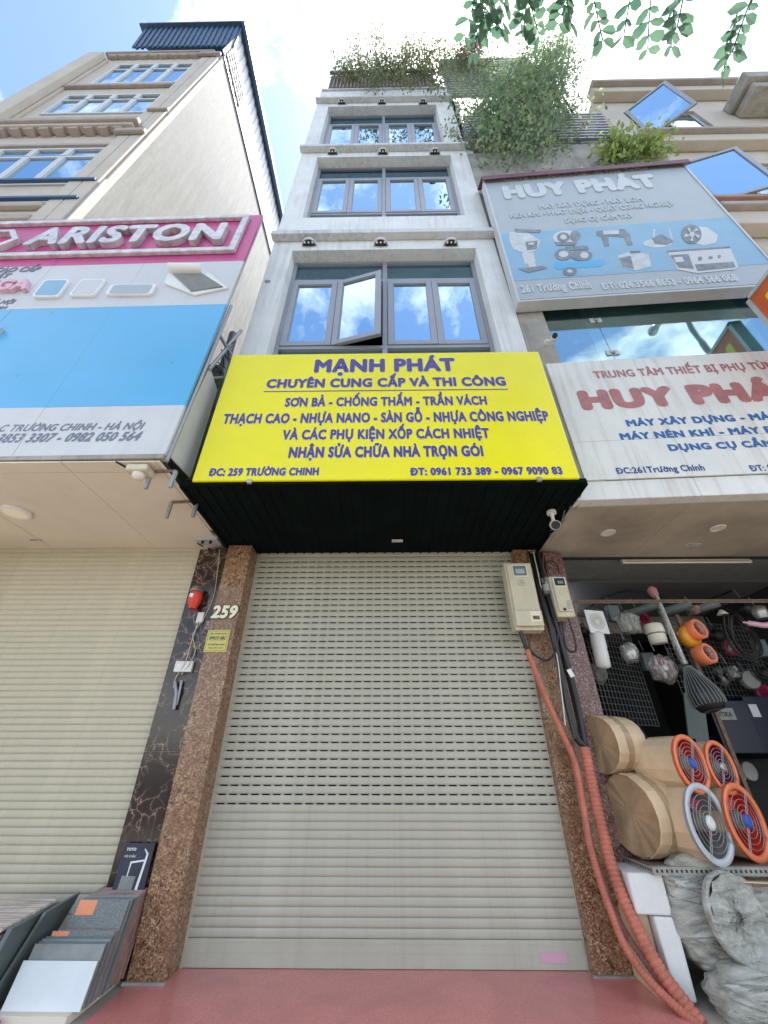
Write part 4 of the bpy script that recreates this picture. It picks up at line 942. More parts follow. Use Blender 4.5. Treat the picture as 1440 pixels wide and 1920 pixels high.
# shop interior
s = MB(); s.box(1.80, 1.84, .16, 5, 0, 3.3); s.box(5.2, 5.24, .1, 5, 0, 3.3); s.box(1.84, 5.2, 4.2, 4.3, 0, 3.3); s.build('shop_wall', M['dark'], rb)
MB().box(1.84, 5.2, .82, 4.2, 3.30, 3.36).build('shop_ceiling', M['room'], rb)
MB().box(1.84, 5.2, 2.3, 2.36, 3.02, 3.29).build('shop_bulkhead', M['soffit'], rb)
# glass shopfront upstairs
GL = PL(RP.p-RP.n*.06, RP.r, RP.u)
def gq(px, py): return rq(px, py, GL)
jx = (gq(1108, 575)[0]+gq(1150, 675)[0])/2
gw_ = thing('glass_shopfront', 'frameless glass shopfront between the billboard and the white fascia sign', 'window', (3.4, -1.1, 5.3))
for a, b in ((gl+.005, jx-.004), (jx+.004, xr-.105)):
    MB().pbox(GL, a, b, ztop-.25, gt-.003, -.006, 0).build('pane', M['glassR'], gw_)
for (px, py) in ((1117, 600), (1149, 660)):
    q = at(px, py, PL(GL.p+GL.n*.012, GL.r, GL.u)); pl = PL(q, GL.r, GL.u)
    for a, b in ((-.075, -.012), (.012, .075)): MB().pbox(pl, a, b, -.045, .045, -.012, .0).build('clamp', M['white_alu'], gw_, bevel=.003)
    MB().pbox(pl, -.03, .03, -.018, .018, .0005, .008).build('clamp_pin', M['alu'], gw_)
# curtain behind
cu = thing('vertical_blinds', 'pale grey-green blinds hanging behind the upstairs glass', 'blinds', (3.9, -.6, 4.8))
x = 2.75
for k in range(18):
    MB().slab([(x, -.93, 5.0), (x+.13, -.98, 5.0), (x+.13, -.98, 6.95), (x, -.93, 6.95)], (0, .004, 0)).build('blind_strip', M['lgrey'], cu); x += .12
# ---- billboard
B0 = PL((1.755, -1.27, at(972, 562, Y(-1.27)).z), (1, -.055, 0), (0, -.038, 1))
bb = thing('billboard', 'faded pale grey billboard with raised letters and pictures of machines above the glass', 'billboard', B0.p)
def bq(px, py): q = at(px, py, B0)-B0.p; return q.dot(B0.r), q.dot(B0.u)
bw = (bq(1412, 532)[0]+bq(1262, 305)[0])/2; bh = (bq(915, 338)[1]+bq(1262, 310)[1])/2
bw = 3.32
print('billboard', bq(972, 562), bq(1412, 532), bq(915, 338), bq(1262, 310))
MB().pbox(B0, 0, bw, 0, bh, -.13, 0).build('panel', M['bill'], bb)
mb = MB(); mb.pbox(B0, -.03, -.0015, -.03, bh, -.14, .012); mb.pbox(B0, bw+.0015, bw+.03, -.03, bh, -.14, .012); mb.pbox(B0, -.03, bw+.03, -.06, -.0315, -.14, .012); mb.build('metal_edge', M['white_alu'], bb)
mb = MB(); mb.slab([B0.p+B0.r*a+B0.u*b+B0.n*c for a, b, c in ((-.06, bh+.002, .06), (bw+.08, bh+.002, .06), (bw+.08, bh+.30, -.25), (-.06, bh+.30, -.25))], B0.u*.02)
mb.pbox(B0, -.06, bw+.08, bh-.10, bh+.0, .045, .06)
mb.build('maroon_flashing', M['maroon'], bb)
bt = lambda t, xl, xr_, yb, yt, mt, **k: ptext(bb, t, xl, xr_, yb, yt, B0, mt, **k)
bt('CÔNG TY TNHH THIẾT BỊ PHỤ TÙNG', 945, 1232, 340, 331, M['billtext2'], bold=.045, depth=.008, lift=.001)
bt('HUY PHÁT', 947, 1258, 375, 350, M['billtext'], bold=.075, depth=.012, lift=.001, split=True)
bt('MÁY XÂY DỰNG - MÁY BƠM', 1012, 1217, 393, 384, M['billtext2'], bold=.045, depth=.008, lift=.001)
bt('NÉN KHÍ - PHÁT ĐIỆN - QUẠT CÔNG NGHIỆP', 958, 1286, 410, 401, M['billtext2'], bold=.045, depth=.008, lift=.001)
bt('DỤNG CỤ CẦM TAY', 1061, 1196, 419, 410, M['billtext2'], bold=.045, depth=.008, lift=.001)
bt('261 Trường Chinh', 979, 1114, 550, 536, M['billtext'], bold=.045, depth=.008, lift=.001)
bt('ĐT: 024.3566 8653 - 0964 566 068', 1131, 1399, 544, 531, M['billtext'], bold=.045, depth=.008, lift=.001)
c0 = bq(966, 527)[1]; c1 = bq(943, 439)[1]
MB().pbox(B0, .002, bw-.002, c0, c1, .001, .003).build('blue_band', M['billblue'], bb)
def shp(pts, mt, d=.004, name='machine_picture'):
    mt = {'greytile': 'billdark', 'white': 'billwhite', 'carbon': 'billdark', 'greyprint': 'billdark'}.get(mt, mt)
    MB().slab([at(x, y, B0)+B0.n*d for x, y in pts], B0.n*.002).build(name, M[mt], bb)
def ell(cx, cy_, rx, ry, mt, d=.004, n=20, rot=0, name='machine_picture'):
    c, s_ = math.cos(rot), math.sin(rot)
    shp([(cx+rx*math.cos(t)*c-ry*math.sin(t)*s_, cy_+rx*math.cos(t)*s_+ry*math.sin(t)*c) for t in [2*math.pi*k/n for k in range(n)]], mt, d, name)
# rammer
shp([(955, 436), (985, 434), (1013, 452), (1006, 470), (985, 476), (962, 468), (955, 452)], 'white', .004); shp([(965, 430), (1015, 432), (1012, 437), (968, 437)], 'greytile', .007)
shp([(978, 476), (1000, 474), (1004, 492), (984, 496)], 'lgrey', .004); shp([(972, 505), (1018, 499), (1026, 504), (990, 512)], 'greytile', .007); shp([(990, 494), (1003, 493), (1006, 503), (992, 505)], 'lgrey', .005); shp([(985, 455), (1008, 452), (1006, 468), (988, 470)], 'greytile', .0075); shp([(990, 457), (1001, 456), (1000, 460), (991, 461)], 'white', .010)
# engine, drill
ell(1062, 446, 26, 13, 'lgrey'); ell(1056, 446, 12, 9, 'greytile', .007); ell(1056, 446, 6, 5, 'white', .010); ell(1078, 444, 10, 10, 'greyprint', .0075); shp([(1040, 455), (1082, 455), (1078, 461), (1044, 461)], 'greytile', .0073)
shp([(1118, 434), (1170, 430), (1180, 440), (1186, 460), (1176, 461), (1170, 446), (1140, 444), (1142, 462), (1133, 463), (1128, 446), (1118, 442)], 'greytile'); shp([(1130, 434), (1160, 432), (1160, 440), (1132, 441)], 'white', .007)
# cleaner, fan
ell(1232, 457, 27, 8, 'white'); shp([(1222, 448), (1240, 440), (1262, 454), (1250, 460), (1228, 458)], 'greytile', .007); shp([(1225, 430), (1228, 430), (1226, 452), (1223, 452)], 'white', .004); shp([(1252, 428), (1255, 430), (1262, 450), (1258, 450)], 'white', .004)
shp([(1286, 424), (1325, 427), (1346, 442), (1342, 456), (1318, 461), (1298, 455)], 'lgrey'); ell(1296, 440, 19, 18, 'greytile', .007, rot=.5); ell(1297, 441, 5, 5, 'white', .010)
for k in range(5): a = 2*math.pi*k/5; shp([(1297+4*math.cos(a), 441+4*math.sin(a)), (1297+15*math.cos(a+.2), 441+14*math.sin(a+.2)), (1297+14*math.cos(a+.65), 441+13*math.sin(a+.65))], 'white', .0125)
# compressor, welder, generator
shp([(1040, 494), (1130, 487), (1133, 494), (1126, 500), (1044, 506), (1038, 500)], 'skyb'); ell(1068, 510, 13, 8, 'greytile', .007); ell(1068, 510, 5, 3, 'lgrey', .010); ell(1056, 478, 16, 11, 'greytile', .007); ell(1056, 478, 9, 6, 'lgrey', .010); ell(1090, 480, 20, 10, 'greytile', .0075); ell(1095, 480, 8, 6, 'white', .0105); shp([(1060, 464), (1100, 462), (1104, 468), (1064, 471)], 'greytile', .0078)
shp([(1157, 480), (1188, 471), (1216, 478), (1221, 500), (1192, 508), (1164, 502)], 'white'); shp([(1160, 485), (1182, 481), (1188, 505), (1166, 501)], 'greytile', .007); shp([(1180, 472), (1200, 471), (1200, 475), (1182, 476)], 'greytile', .0075)
shp([(1250, 472), (1368, 464), (1384, 500), (1378, 506), (1306, 513), (1270, 506)], 'lgrey'); shp([(1256, 480), (1290, 477), (1300, 505), (1272, 502)], 'greytile', .007); shp([(1302, 497), (1374, 492), (1378, 502), (1308, 509)], 'greytile', .007); ell(1312, 486, 4, 4, 'greytile', .007); ell(1332, 484, 4, 3, 'greytile', .007); ell(1348, 482, 3, 3, 'greytile', .007); shp([(1262, 484), (1278, 483), (1282, 492), (1266, 494)], 'lgrey', .010); shp([(1250, 471), (1368, 463), (1368, 466), (1250, 474)], 'carbon', .0075)
# ---- terrace: beam, louvred rails, pergola
tz0 = at(1000, 290, Y(-1.15)).z
s = MB(); s.box(1.78, 5.25, -1.16, -.8, at(1000, 273, Y(-1.16)).z, at(1000, 258, Y(-1.16)).z); s.build('terrace_beam', M['concrete'], rb, bevel=.01)
s = MB(); s.box(1.86, 5.2, -.55, -.45, 11.9, 13.1); s.build('terrace_wall', M['plaster'], rb)
tr_ = thing('louvred_railing', 'grey slatted railing around the planted terrace above the billboard', 'railing', (3.5, -1.25, 13))
z = at(1000, 260, Y(-1.25)).z
for k in range(10):
    MB().box(1.80, 4.98, -1.25-.02*k*.5, -1.20-.02*k*.5, z+.14*k, z+.14*k+.055).build('slat', M['alu'], tr_)
    if k < 8: MB().box(1.78, 1.80, -1.2, -.2, z+.14*k, z+.14*k+.055).build('slat', M['alu'], tr_)
for x in (1.84, 3.0, 4.2, 4.92): MB().box(x, x+.05, -1.19, -1.13, z-.1, z+1.4).build('post', M['alu'], tr_)
pg = thing('pergola', 'dark slatted pergola roof over the upper terrace right of the grey-white house', 'pergola', (2.9, -.8, 17))
zp = 16.2
A_ = at(829, 112, Y(-1.3)); B_ = at(1010, 112, Y(-1.3))
for k in range(16):
    t = k/15; z_ = at(835, 182-68*t, Y(-1.15)).z; MB().box(1.80, 4.6, -1.18, -1.12, z_, z_+.10).build('slat', M['greytile'], pg)
for x in (1.76, 3.1, 4.55): MB().box(x, x+.08, -1.10, -1.02, 13.2, 20.8).build('post', M['greytile'], pg)
s = MB(); s.box(1.745, 1.90, -1.10, -.76, 8.6, 16.2); s.build('party_pier', M['plaster'], rb)

# ================================================================== BUILDING 3 (far right)
rc = thing('office_building', 'beige building at the far right with open casement windows', 'building', (8, -1, 0))
cy0 = -1.1
W3 = [(5.93, 7.68, 13.1, 14.95), (5.88, 7.9, 9.66, 11.48)]
s = MB(); x0, x1 = 5.42, 12.5; zc = 0
for (a, b, c, d) in sorted(W3, key=lambda w: w[2]):
    s.box(x0, x1, cy0, cy0+.25, zc, c); s.box(x0, a, cy0, cy0+.25, c, d); s.box(b, x1, cy0, cy0+.25, c, d); zc = d
s.box(x0, x1, cy0, cy0+.25, zc, 15.9); s.build('front_wall', M['beige'], rc)
s = MB(); s.box(x0, x0+.2, cy0+.25, 9, 0, 15.9); s.box(x1-.2, x1, cy0+.25, 9, 0, 15.9); s.box(x0+.2, x1-.2, 8.8, 9, 0, 15.9); s.box(x0+.2, x1-.2, cy0+.25, 8.8, 15.5, 15.7)
for z in (8.2, 12.3): s.box(x0+.2, x1-.2, cy0+.25, 5, z, z+.2)
s.build('side_wall', M['room'], rc)
for (z, h, out, m_) in ((15.75, .35, .22, 'beige'), (16.1, .16, .34, 'trim'), (12.15, .34, .20, 'beige'), (12.49, .1, .3, 'trim'), (8.35, .42, .22, 'beige'), (8.77, .12, .32, 'trim')):
    xe = 9.2 if z > 15 else x1
    MB().box(x0-.05, xe, cy0-out, cy0-.001, z+.002, z+h).build('moulding', M[m_], rc, bevel=.02)
for (a, b, c, d) in W3: MB().box(a-.15, b+.2, cy0-.14, cy0-.001, c-.11, c-.002).build('sill', M['terracotta'], rc, bevel=.02)
for i, (a, b, c, d) in enumerate(W3):
    mb = MB(); f = .06; y0 = cy0+.05
    mb.box(a, b, y0, y0+.07, c, c+f); mb.box(a, b, y0, y0+.07, d-f, d); mb.box(a, a+f, y0, y0+.07, c+f, d-f); mb.box(b-f, b, y0, y0+.07, c+f, d-f)
    w_ = mb.build('window', M['alu'], rc)
    hw = (b-a)/2; 
    ang = math.radians((37, 15)[i])
    for (pl, W) in ((PL((a+.02, cy0-.02, c+.03), (math.cos(ang), -math.sin(ang), 0)), hw), (PL((a+hw, y0-.01, c+.03)), hw-.04)):
        H = d-c-.06; sf_ = .07; fr = MB(); fr.pbox(pl, 0, sf_, 0, H, -.04, 0); fr.pbox(pl, W-sf_, W, 0, H, -.04, 0); fr.pbox(pl, sf_, W-sf_, 0, sf_, -.04, 0); fr.pbox(pl, sf_, W-sf_, H-sf_, H, -.04, 0)
        fr.build('sash', M['alu'], w_); MB().pbox(pl, sf_, W-sf_, sf_, H-sf_, -.025, -.018).build('pane', M['glass'], w_)
# stained balcony block
q0 = at(1363, 205, Y(-1.4)); 
MB().box(8.5, 11.5, -1.65, cy0-.001, 14.3, 14.6).box(8.4, 11.5, -1.75, cy0-.001, 14.602, 15.0).build('balcony_block', M['concrete'], rc, bevel=.03)
# ---- orange projecting sign at the right frame edge
os_ = thing('side_sign', 'orange sign with a yellow character in a white metal frame at the right frame edge', 'sign', (4.9, -1.5, 5.6))
OS = PL(at(1407, 560, Y(-1.4)), (0, -1, 0))
MB().pbox(OS, 0, .9, -1.6, 0, -.10, 0).build('panel', M['orangesign'], os_)
mb = MB(); mb.pbox(OS, -.05, -.002, -1.6, .05, -.12, .02); mb.pbox(OS, -.05, .9, .002, .05, -.12, .02); mb.build('frame', M['white_alu'], os_)
text(os_, 'K', OS.p+OS.r*.12-OS.u*.45+OS.n*.001, .3, .3, OS, M['yellow'], bold=.06, depth=.002)

# lights and bits under the right soffit
for i, (px, py) in enumerate(((1140, 999), (1345, 990))):
    c = at(px, py, Z(cz)); t = thing('downlight', ('%s of the two round downlights in the grey soffit of the open shop' % ('left', 'right')[i]), 'downlight', c, 'downlights in the grey soffit')
    MB().lathe((c.x, c.y, cz-.001), (0, 0, -1), [(0, .075), (.008, .072), (.010, .055), (-.002+.004, .05)], 24, cap1=False).build('ring', M['pvc'], t)
    MB().lathe((c.x, c.y, cz-.0025), (0, 0, -1), [(0, .05), (.001, .049)], 20).build('diffuser', M['cream'], t)
c = at(1300, 1021, Z(cz)); st = thing('ceiling_sticker', 'small white number sticker on the grey soffit of the open shop', 'sticker', c)
MB().slab([(c.x-.075, c.y-.03, cz-.002), (c.x+.075, c.y-.03, cz-.002), (c.x+.075, c.y+.03, cz-.002), (c.x-.075, c.y+.03, cz-.002)], (0, 0, .001)).build('paper', M['white'], st)
text(st, '0965.217', (c.x-.065, c.y+.018, cz-.0022), .13, .03, PL((0, 0, cz), (1, 0, 0), (0, -1, 0)), M['carbon'], bold=.03, depth=.0004)
a = at(1165, 1053, Z(cz-.03)); b = at(1408, 1050, Z(cz-.03))
fl = thing('fluorescent_fitting', 'long unlit fluorescent tube fitting under the grey shop ceiling', 'tube light', a)
MB().box(a.x, b.x, a.y-.02, a.y+.03, cz-.03, cz-.001).build('batten', M['boxplastic'], fl, bevel=.004)
MB().tube([(a.x+.02, a.y-.015, cz-.05), (b.x-.02, a.y-.015, cz-.05)], .014, 10).build('tube', M['tube_off'], fl)
mb = MB(); mb.box(a.x, a.x+.02, a.y-.03, a.y, cz-.065, cz-.031); mb.box(b.x-.02, b.x, a.y-.03, a.y, cz-.065, cz-.031); mb.build('tube_holder', M['pvc'], fl)
lt_ = thing('lit_tube', 'glowing white tube lamp inside the shop beside the small meter box', 'tube light', (2.2, 1.2, 3.0))
MB().tube([(2.25, 1.0, 3.12), (2.95, 2.15, 3.22)], .022, 8).build('tube', M['tube_on'], lt_)
# CCTV cameras
def cctv(px, py, yv, label, s_=1.0, mount=(.0, .06, .12)):
    c = at(px, py, Y(yv)); t = thing('security_camera', label, 'camera', c); d = Vector((-.25, -.8, -.5)).normalized()
    MB().lathe(c, -d, [(-.05*s_, .034*s_), (-.05*s_, .036*s_), (.02*s_, .036*s_), (.07*s_, .030*s_)], 16).build('barrel', M['pvc'], t)
    MB().lathe(c+d*.051*s_, d, [(0, .033*s_), (.012*s_, .031*s_)], 16).build('lens', M['black'], t)
    e = c+Vector(mount)*s_; MB().tube([c-d*.03*s_, e], .014*s_, 8).build('arm', M['pvc'], t); MB().lathe(e, (0, 0, 1), [(-.005, .035*s_), (.02*s_, .035*s_)], 14).build('base', M['pvc'], t)
cctv(1040, 984, -.95, 'white bullet security camera hanging at the right end of the dark soffit', 1.25, (-.0, .0, .10))
cctv(1039, 633, -1.25, 'small white security camera on the concrete pier beside the upstairs glass', 1.0, (-.05, .08, .02))
cw = thing('cable_bundle', 'frayed grey wires between the dark soffit and the grey concrete soffit', 'cable', (1.75, -.9, 3.34))
mb = MB()
for k in range(14):
    t = random.random(); p = Vector((1.765+random.uniform(-.02, .02), -1.25+.85*t, 3.36)); mb.tube(spline([p, p+Vector((random.uniform(-.02, .06), random.uniform(-.05, .08), random.uniform(-.05, .03))), p+Vector((random.uniform(-.04, .05), .15, random.uniform(-.09, .0)))], 5), .005, 5)
mb.build('cable', M['greytile'], cw)

# ================================================================== METERS, CABLES, CONDUITS
YM = -.33
def meter(name, label, x0, x1, z0, z1, y0, y1, big):
    t = thing(name, label, 'meter box', ((x0+x1)/2, y1, z0))
    MB().box(x0, x1, y0+.02, y1, z0, z1).build('case', M['boxplastic'], t, bevel=.012)
    MB().box(x0+.02, x1-.02, y0, y0+.018, z0+.05, z1-.02).build('cover', M['boxplastic'], t, bevel=.010)
    w = x1-x0; h = z1-z0
    if big:
        wx0, wx1, wz0, wz1 = x0+w*.28, x0+w*.74, z0+h*.78, z0+h*.93
        MB().box(wx0-.012, wx1+.012, y0-.006, y0-.001, wz0-.012, wz1+.012).build('window_frame', M['pvc'], t, bevel=.003)
        MB().box(wx0, wx1, y0-.010, y0-.0065, wz0, wz1).build('meter_window', M['tealtile'], t); MB().box(wx0+.02, wx1-.02, y0-.012, y0-.0105, wz0+.02, wz1-.035).build('display', M['bill'], t)
        mb = MB(); cx_, cz_ = x0+w*.48, z0+h*.67; n = 20
        for k in range(n):
            a, b = 2*math.pi*k/n, 2*math.pi*(k+1)/n
            mb.slab([(cx_+.032*math.cos(a), y0-.002, cz_+.032*math.sin(a)), (cx_+.032*math.cos(b), y0-.002, cz_+.032*math.sin(b)), (cx_+.028*math.cos(b), y0-.002, cz_+.028*math.sin(b)), (cx_+.028*math.cos(a), y0-.002, cz_+.028*math.sin(a))], (0, .0015, 0))
        mb.box(cx_-.014, cx_+.014, y0-.0025, y0-.001, cz_-.002, cz_+.002); mb.box(cx_-.002, cx_+.002, y0-.0028, y0-.0026, cz_-.014, cz_+.014); mb.build('round_mark', M['greyprint'], t)
        MB().box(x0+.01, x1-.01, y0-.022, y0-.002, z0+.03, z0+h*.26).build('lower_door', M['boxplastic'], t, bevel=.008)
        MB().box(x0+w*.55, x1-.03, y0-.026, y0-.0225, z0+.07, z0+h*.24).build('breaker_cover', M['cream'], t)
        MB().box(x0+w*.62, x1-.045, y0-.030, y0-.0265, z0+.09, z0+.125).build('breaker', M['rust'], t)
        MB().box(x0+w*.32, x0+w*.36, y0-.008, y0-.002, z0+h*.27, z0+h*.29).box(x0+w*.68, x0+w*.76, y0-.008, y0-.002, z0+h*.27, z0+h*.29).build('latch', M['pvc'], t)
    else:
        wx0, wx1, wz0, wz1 = x0+w*.22, x0+w*.80, z0+h*.74, z0+h*.93
        MB().box(wx0-.01, wx1+.01, y0-.005, y0-.001, wz0-.01, wz1+.01).build('window_frame', M['pvc'], t); MB().box(wx0, wx1, y0-.008, y0-.0055, wz0, wz1).build('meter_window', M['black'], t)
        MB().box(wx0+.03, wx1-.02, y0-.010, y0-.0085, wz0+.02, wz0+.05).build('dial', M['greytile'], t)
        mb = MB()
        for k in range(7): mb.box(x0+w*.6, x0+w*.85, y0-.002, y0-.001, z0+h*(.18+.03*k), z0+h*(.19+.03*k))
        mb.build('printed_label', M['greyprint'], t)
        MB().lathe((x0+w*.42, y0-.001, z0+.07), (0, -1, 0), [(0, .014), (.012, .013)], 12).build('knob', M['black'], t)
    return t
meter('meter_box', 'large ivory electricity meter box on the right granite pillar', 1.24, 1.525, 2.35, 3.06, -.36, -.20, True)
MB().box(1.30, 1.50, -.2, -.11, 2.4, 3.0).build('backing', M['black'], bpy.data.objects['meter_box'])
meter('meter_box', 'small ivory meter box with a black window on the reddish pilaster', 1.695, 1.875, 2.49, 2.92, -.32, -.12, False)
cb_ = thing('cable_bundle', 'thick black cables running down between the two right pillars past the meter boxes', 'cable', (1.7, -.2, 1.5))
def pw(pts): return spline([at(x, y, Y(v)) for x, y, v in pts], 10)
MB().tube(pw([(1000, 1040, -.1), (1010, 1100, -.22), (1030, 1170, -.28), (1048, 1240, -.26), (1062, 1310, -.25), (1080, 1380, -.25), (1097, 1400, -.25)]), .028, 10).build('cable', M['cable'], cb_)
MB().tube(pw([(1008, 1035, -.12), (1020, 1090, -.2), (1045, 1180, -.25), (1068, 1260, -.24), (1085, 1330, -.22), (1098, 1400, -.23)]), .024, 10).build('cable', M['cable'], cb_)
MB().tube(pw([(992, 1035, -.12), (1008, 1090, -.2), (1022, 1150, -.22), (1040, 1220, -.24), (1058, 1300, -.26), (1078, 1385, -.27)]), .013, 8).build('cable', M['cable'], cb_)
MB().tube(pw([(1000, 1035, -.2), (1012, 1090, -.24), (1026, 1160, -.26), (1044, 1230, -.29), (1052, 1290, -.28), (1060, 1360, -.27)]), .005, 6).build('cable', M['pvc'], cb_)
MB().tube(pw([(975, 1186, -.3), (990, 1215, -.28), (1020, 1238, -.28), (1040, 1225, -.29), (1046, 1190, -.28)]), .012, 8).build('cable', M['cable'], cb_)
MB().tube(pw([(1066, 1160, -.25), (1078, 1200, -.25), (1080, 1218, -.25), (1070, 1222, -.25), (1060, 1208, -.25), (1054, 1165, -.25)]), .010, 8).build('cable', M['cable'], cb_)
for k in range(8):
    x_ = 1000+random.uniform(-12, 20); MB().tube(pw([(x_, 1032, -.06), (x_+6+random.uniform(-8, 8), 1065, -.16), (x_+16+random.uniform(-8, 8), 1110, -.2), (x_+24+random.uniform(-4, 4), 1160, -.22)]), .005, 5).build('cable', M['cable'] if k % 3 else M['conduit2'], cb_)
MB().tube(pw([(1018, 1090, -.2), (1020, 1060, -.13), (1035, 1052, -.13), (1045, 1060, -.13), (1048, 1075, -.14)]), .006, 6).build('cable', M['cable'], cb_)
MB().tube([at(1022, 1085, Y(-.24)), at(1028, 1115, Y(-.25))], .04, 12).build('cable_joint', M['film'], cb_)
MB().tube([at(1023, 1098, Y(-.245)), at(1026, 1110, Y(-.25))], .043, 12).build('clamp', M['steel'], cb_)
q = at(1070, 1262, Y(-.29)); MB().pbox(PL(q, (.9, -.1, .3)), -.02, .02, -.035, .035, 0, .003).build('tag', M['white'], cb_)
def corrug(pts, r, pitch, amp, mt, name, par, n=14):
    P_ = spline(pts, 10); L_ = [0]
    for a, b in zip(P_[:-1], P_[1:]): L_.append(L_[-1]+(b-a).length)
    N_ = int(L_[-1]/pitch*5); out = []; rad = []; j = 0
    for i in range(N_+1):
        s_ = L_[-1]*i/N_
        while j < len(L_)-2 and L_[j+1] < s_: j += 1
        t = (s_-L_[j])/max(1e-9, L_[j+1]-L_[j]); out.append(P_[j].lerp(P_[j+1], t)); ph = i % 5
        rad.append(r*(1-amp) if ph == 0 else r*(1-amp*.1) if ph in (1, 4) else r)
    return MB().tube(out, rad, n).build(name, mt, par)
cA = thing('corrugated_conduit', 'thick salmon corrugated conduit sweeping down to the pavement beside the foam boxes', 'conduit', (1.8, -.4, 0))
corrug([at(1096, 1400, Y(-.27)), at(1112, 1480, Y(-.27)), at(1130, 1560, Y(-.29)), at(1155, 1650, Y(-.33)), at(1190, 1730, Y(-.40)), at(1232, 1810, Y(-.48)), at(1275, 1870, Y(-.56)), at(1318, 1925, Y(-.64))], .043, .029, .20, M['conduit'], 'conduit', cA)
cB = thing('corrugated_conduit', 'thin salmon conduit running from the large meter box down the granite pillar', 'conduit', (1.5, -.3, 0))
MB().tube(pw([(976, 1185, -.30), (983, 1205, -.30), (990, 1222, -.29)]), .02, 8).build('cable', M['cable'], cB)
corrug([at(988, 1218, Y(-.29)), at(1020, 1300, Y(-.27)), at(1052, 1370, Y(-.25)), at(1078, 1430, Y(-.25)), at(1092, 1500, Y(-.25)), at(1105, 1580, Y(-.27)), at(1125, 1650, Y(-.29)), at(1142, 1700, Y(-.33)), at(1170, 1770, Y(-.39)), at(1210, 1830, Y(-.48)), at(1265, 1885, Y(-.58)), at(1325, 1935, Y(-.68))], .026, .019, .14, M['conduit'], 'conduit', cB, 12)
cC = thing('corrugated_conduit', 'dusty darker corrugated conduit half hidden behind the thick salmon one', 'conduit', (1.7, -.3, 0))
corrug([at(1072, 1400, Y(-.20)), at(1085, 1480, Y(-.20)), at(1102, 1560, Y(-.22)), at(1130, 1650, Y(-.25)), at(1165, 1735, Y(-.30)), at(1215, 1810, Y(-.40)), at(1255, 1862, Y(-.50)), at(1300, 1925, Y(-.60))], .022, .022, .2, M['conduit2'], 'conduit', cC, 12)

# ================================================================== OPEN SHOP GOODS
def wiremesh(name, label, pl, W, H, nx, nz_):
    t = thing(name, label, 'wire panel', pl.p); mb = MB()
    for i in range(nx+1): a = W*i/nx; mb.tube([pl.p+pl.r*a, pl.p+pl.r*a+pl.u*H], .0035, 4)
    for i in range(nz_+1): a = H*i/nz_; mb.tube([pl.p+pl.u*a-pl.n*.006, pl.p+pl.r*W+pl.u*a-pl.n*.006], .0035, 4)
    mb.build('wire_grid', M['wirem'], t)['kind'] = 'stuff'; return t
wiremesh('wire_panel', 'black wire grid panel carrying the bagged fittings beside the reddish pilaster', PL((2.10, .22, 1.60), (.86, .5, 0)), .98, 1.22, 16, 20)
wiremesh('wire_panel', 'second wire grid panel deeper in the shop behind the orange hoses', PL((3.35, .75, 1.75), (.96, .28, 0)), 1.5, 1.05, 24, 17)
rl = thing('slotted_rail', 'slotted steel angle rail running across the top of the open shop', 'rail', (3, .1, 2.8))
a = at(1075, 1128, Y(.05)); b = at(1450, 1114, Y(.05))
mb = MB(); mb.box(a.x-.02, b.x, .05, .054, a.z-.02, a.z+.02); mb.box(a.x-.02, b.x, .054, .09, a.z+.016, a.z+.02); mb.build('angle', M['rust'], rl)
mb = MB(); x = a.x
while x < b.x: mb.box(x, x+.013, .0485, .0498, a.z-.006, a.z+.006); x += .028
mb.build('slot', M['black'], rl)['kind'] = 'stuff'
ZR = a.z
def bag(name, label, cat, px, py, yv, w, h, d, core, film=True, tilt=0, n=26):
    c = at(px, py, Y(yv)); t = thing(name, label, cat, c)
    def blob(rx, ry, rz, amp, seed, mt, nm):
        bm = bmesh.new(); bmesh.ops.create_icosphere(bm, subdivisions=3, radius=1); r_ = random.Random(seed); ph = [r_.uniform(0, 6.28) for _ in range(9)]
        for v in bm.verts:
            x_, y_, z_ = v.co; k = 1+amp*(math.sin(5*x_+ph[0])*math.sin(6*z_+ph[1])+.6*math.sin(11*y_+9*x_+ph[2])+.5*math.sin(13*z_-7*x_+ph[3]))
            q = max(abs(x_), abs(z_)); sq = 1/(q**.45+.25)*1.05 if q > .4 else 1.05
            v.co = Vector((x_*rx*k*sq*.8, y_*ry*k, z_*rz*k*sq*.8))
        bmesh.ops.rotate(bm, verts=bm.verts, cent=(0, 0, 0), matrix=Matrix.Rotation(tilt, 3, 'Y'))
        me = bpy.data.meshes.new(nm); bm.to_mesh(me); bm.free(); me.polygons.foreach_set('use_smooth', [True]*len(me.polygons)); me.materials.append(mt)
        o_ = bpy.data.objects.new(nm, me); COL.objects.link(o_); o_.parent = t; return o_
    core(c, t)
    if film: blob(w/2, d/2, h/2, .10, hash(label) % 999, M['film'], 'plastic_bag')
    mb = MB(); mb.tube([c+Vector((0, .02, h*.45)), c+Vector((0, .05, h*.45+.12))], .004, 5); mb.build('hook', M['steel'], t)
    return t
def noop(c, t): pass
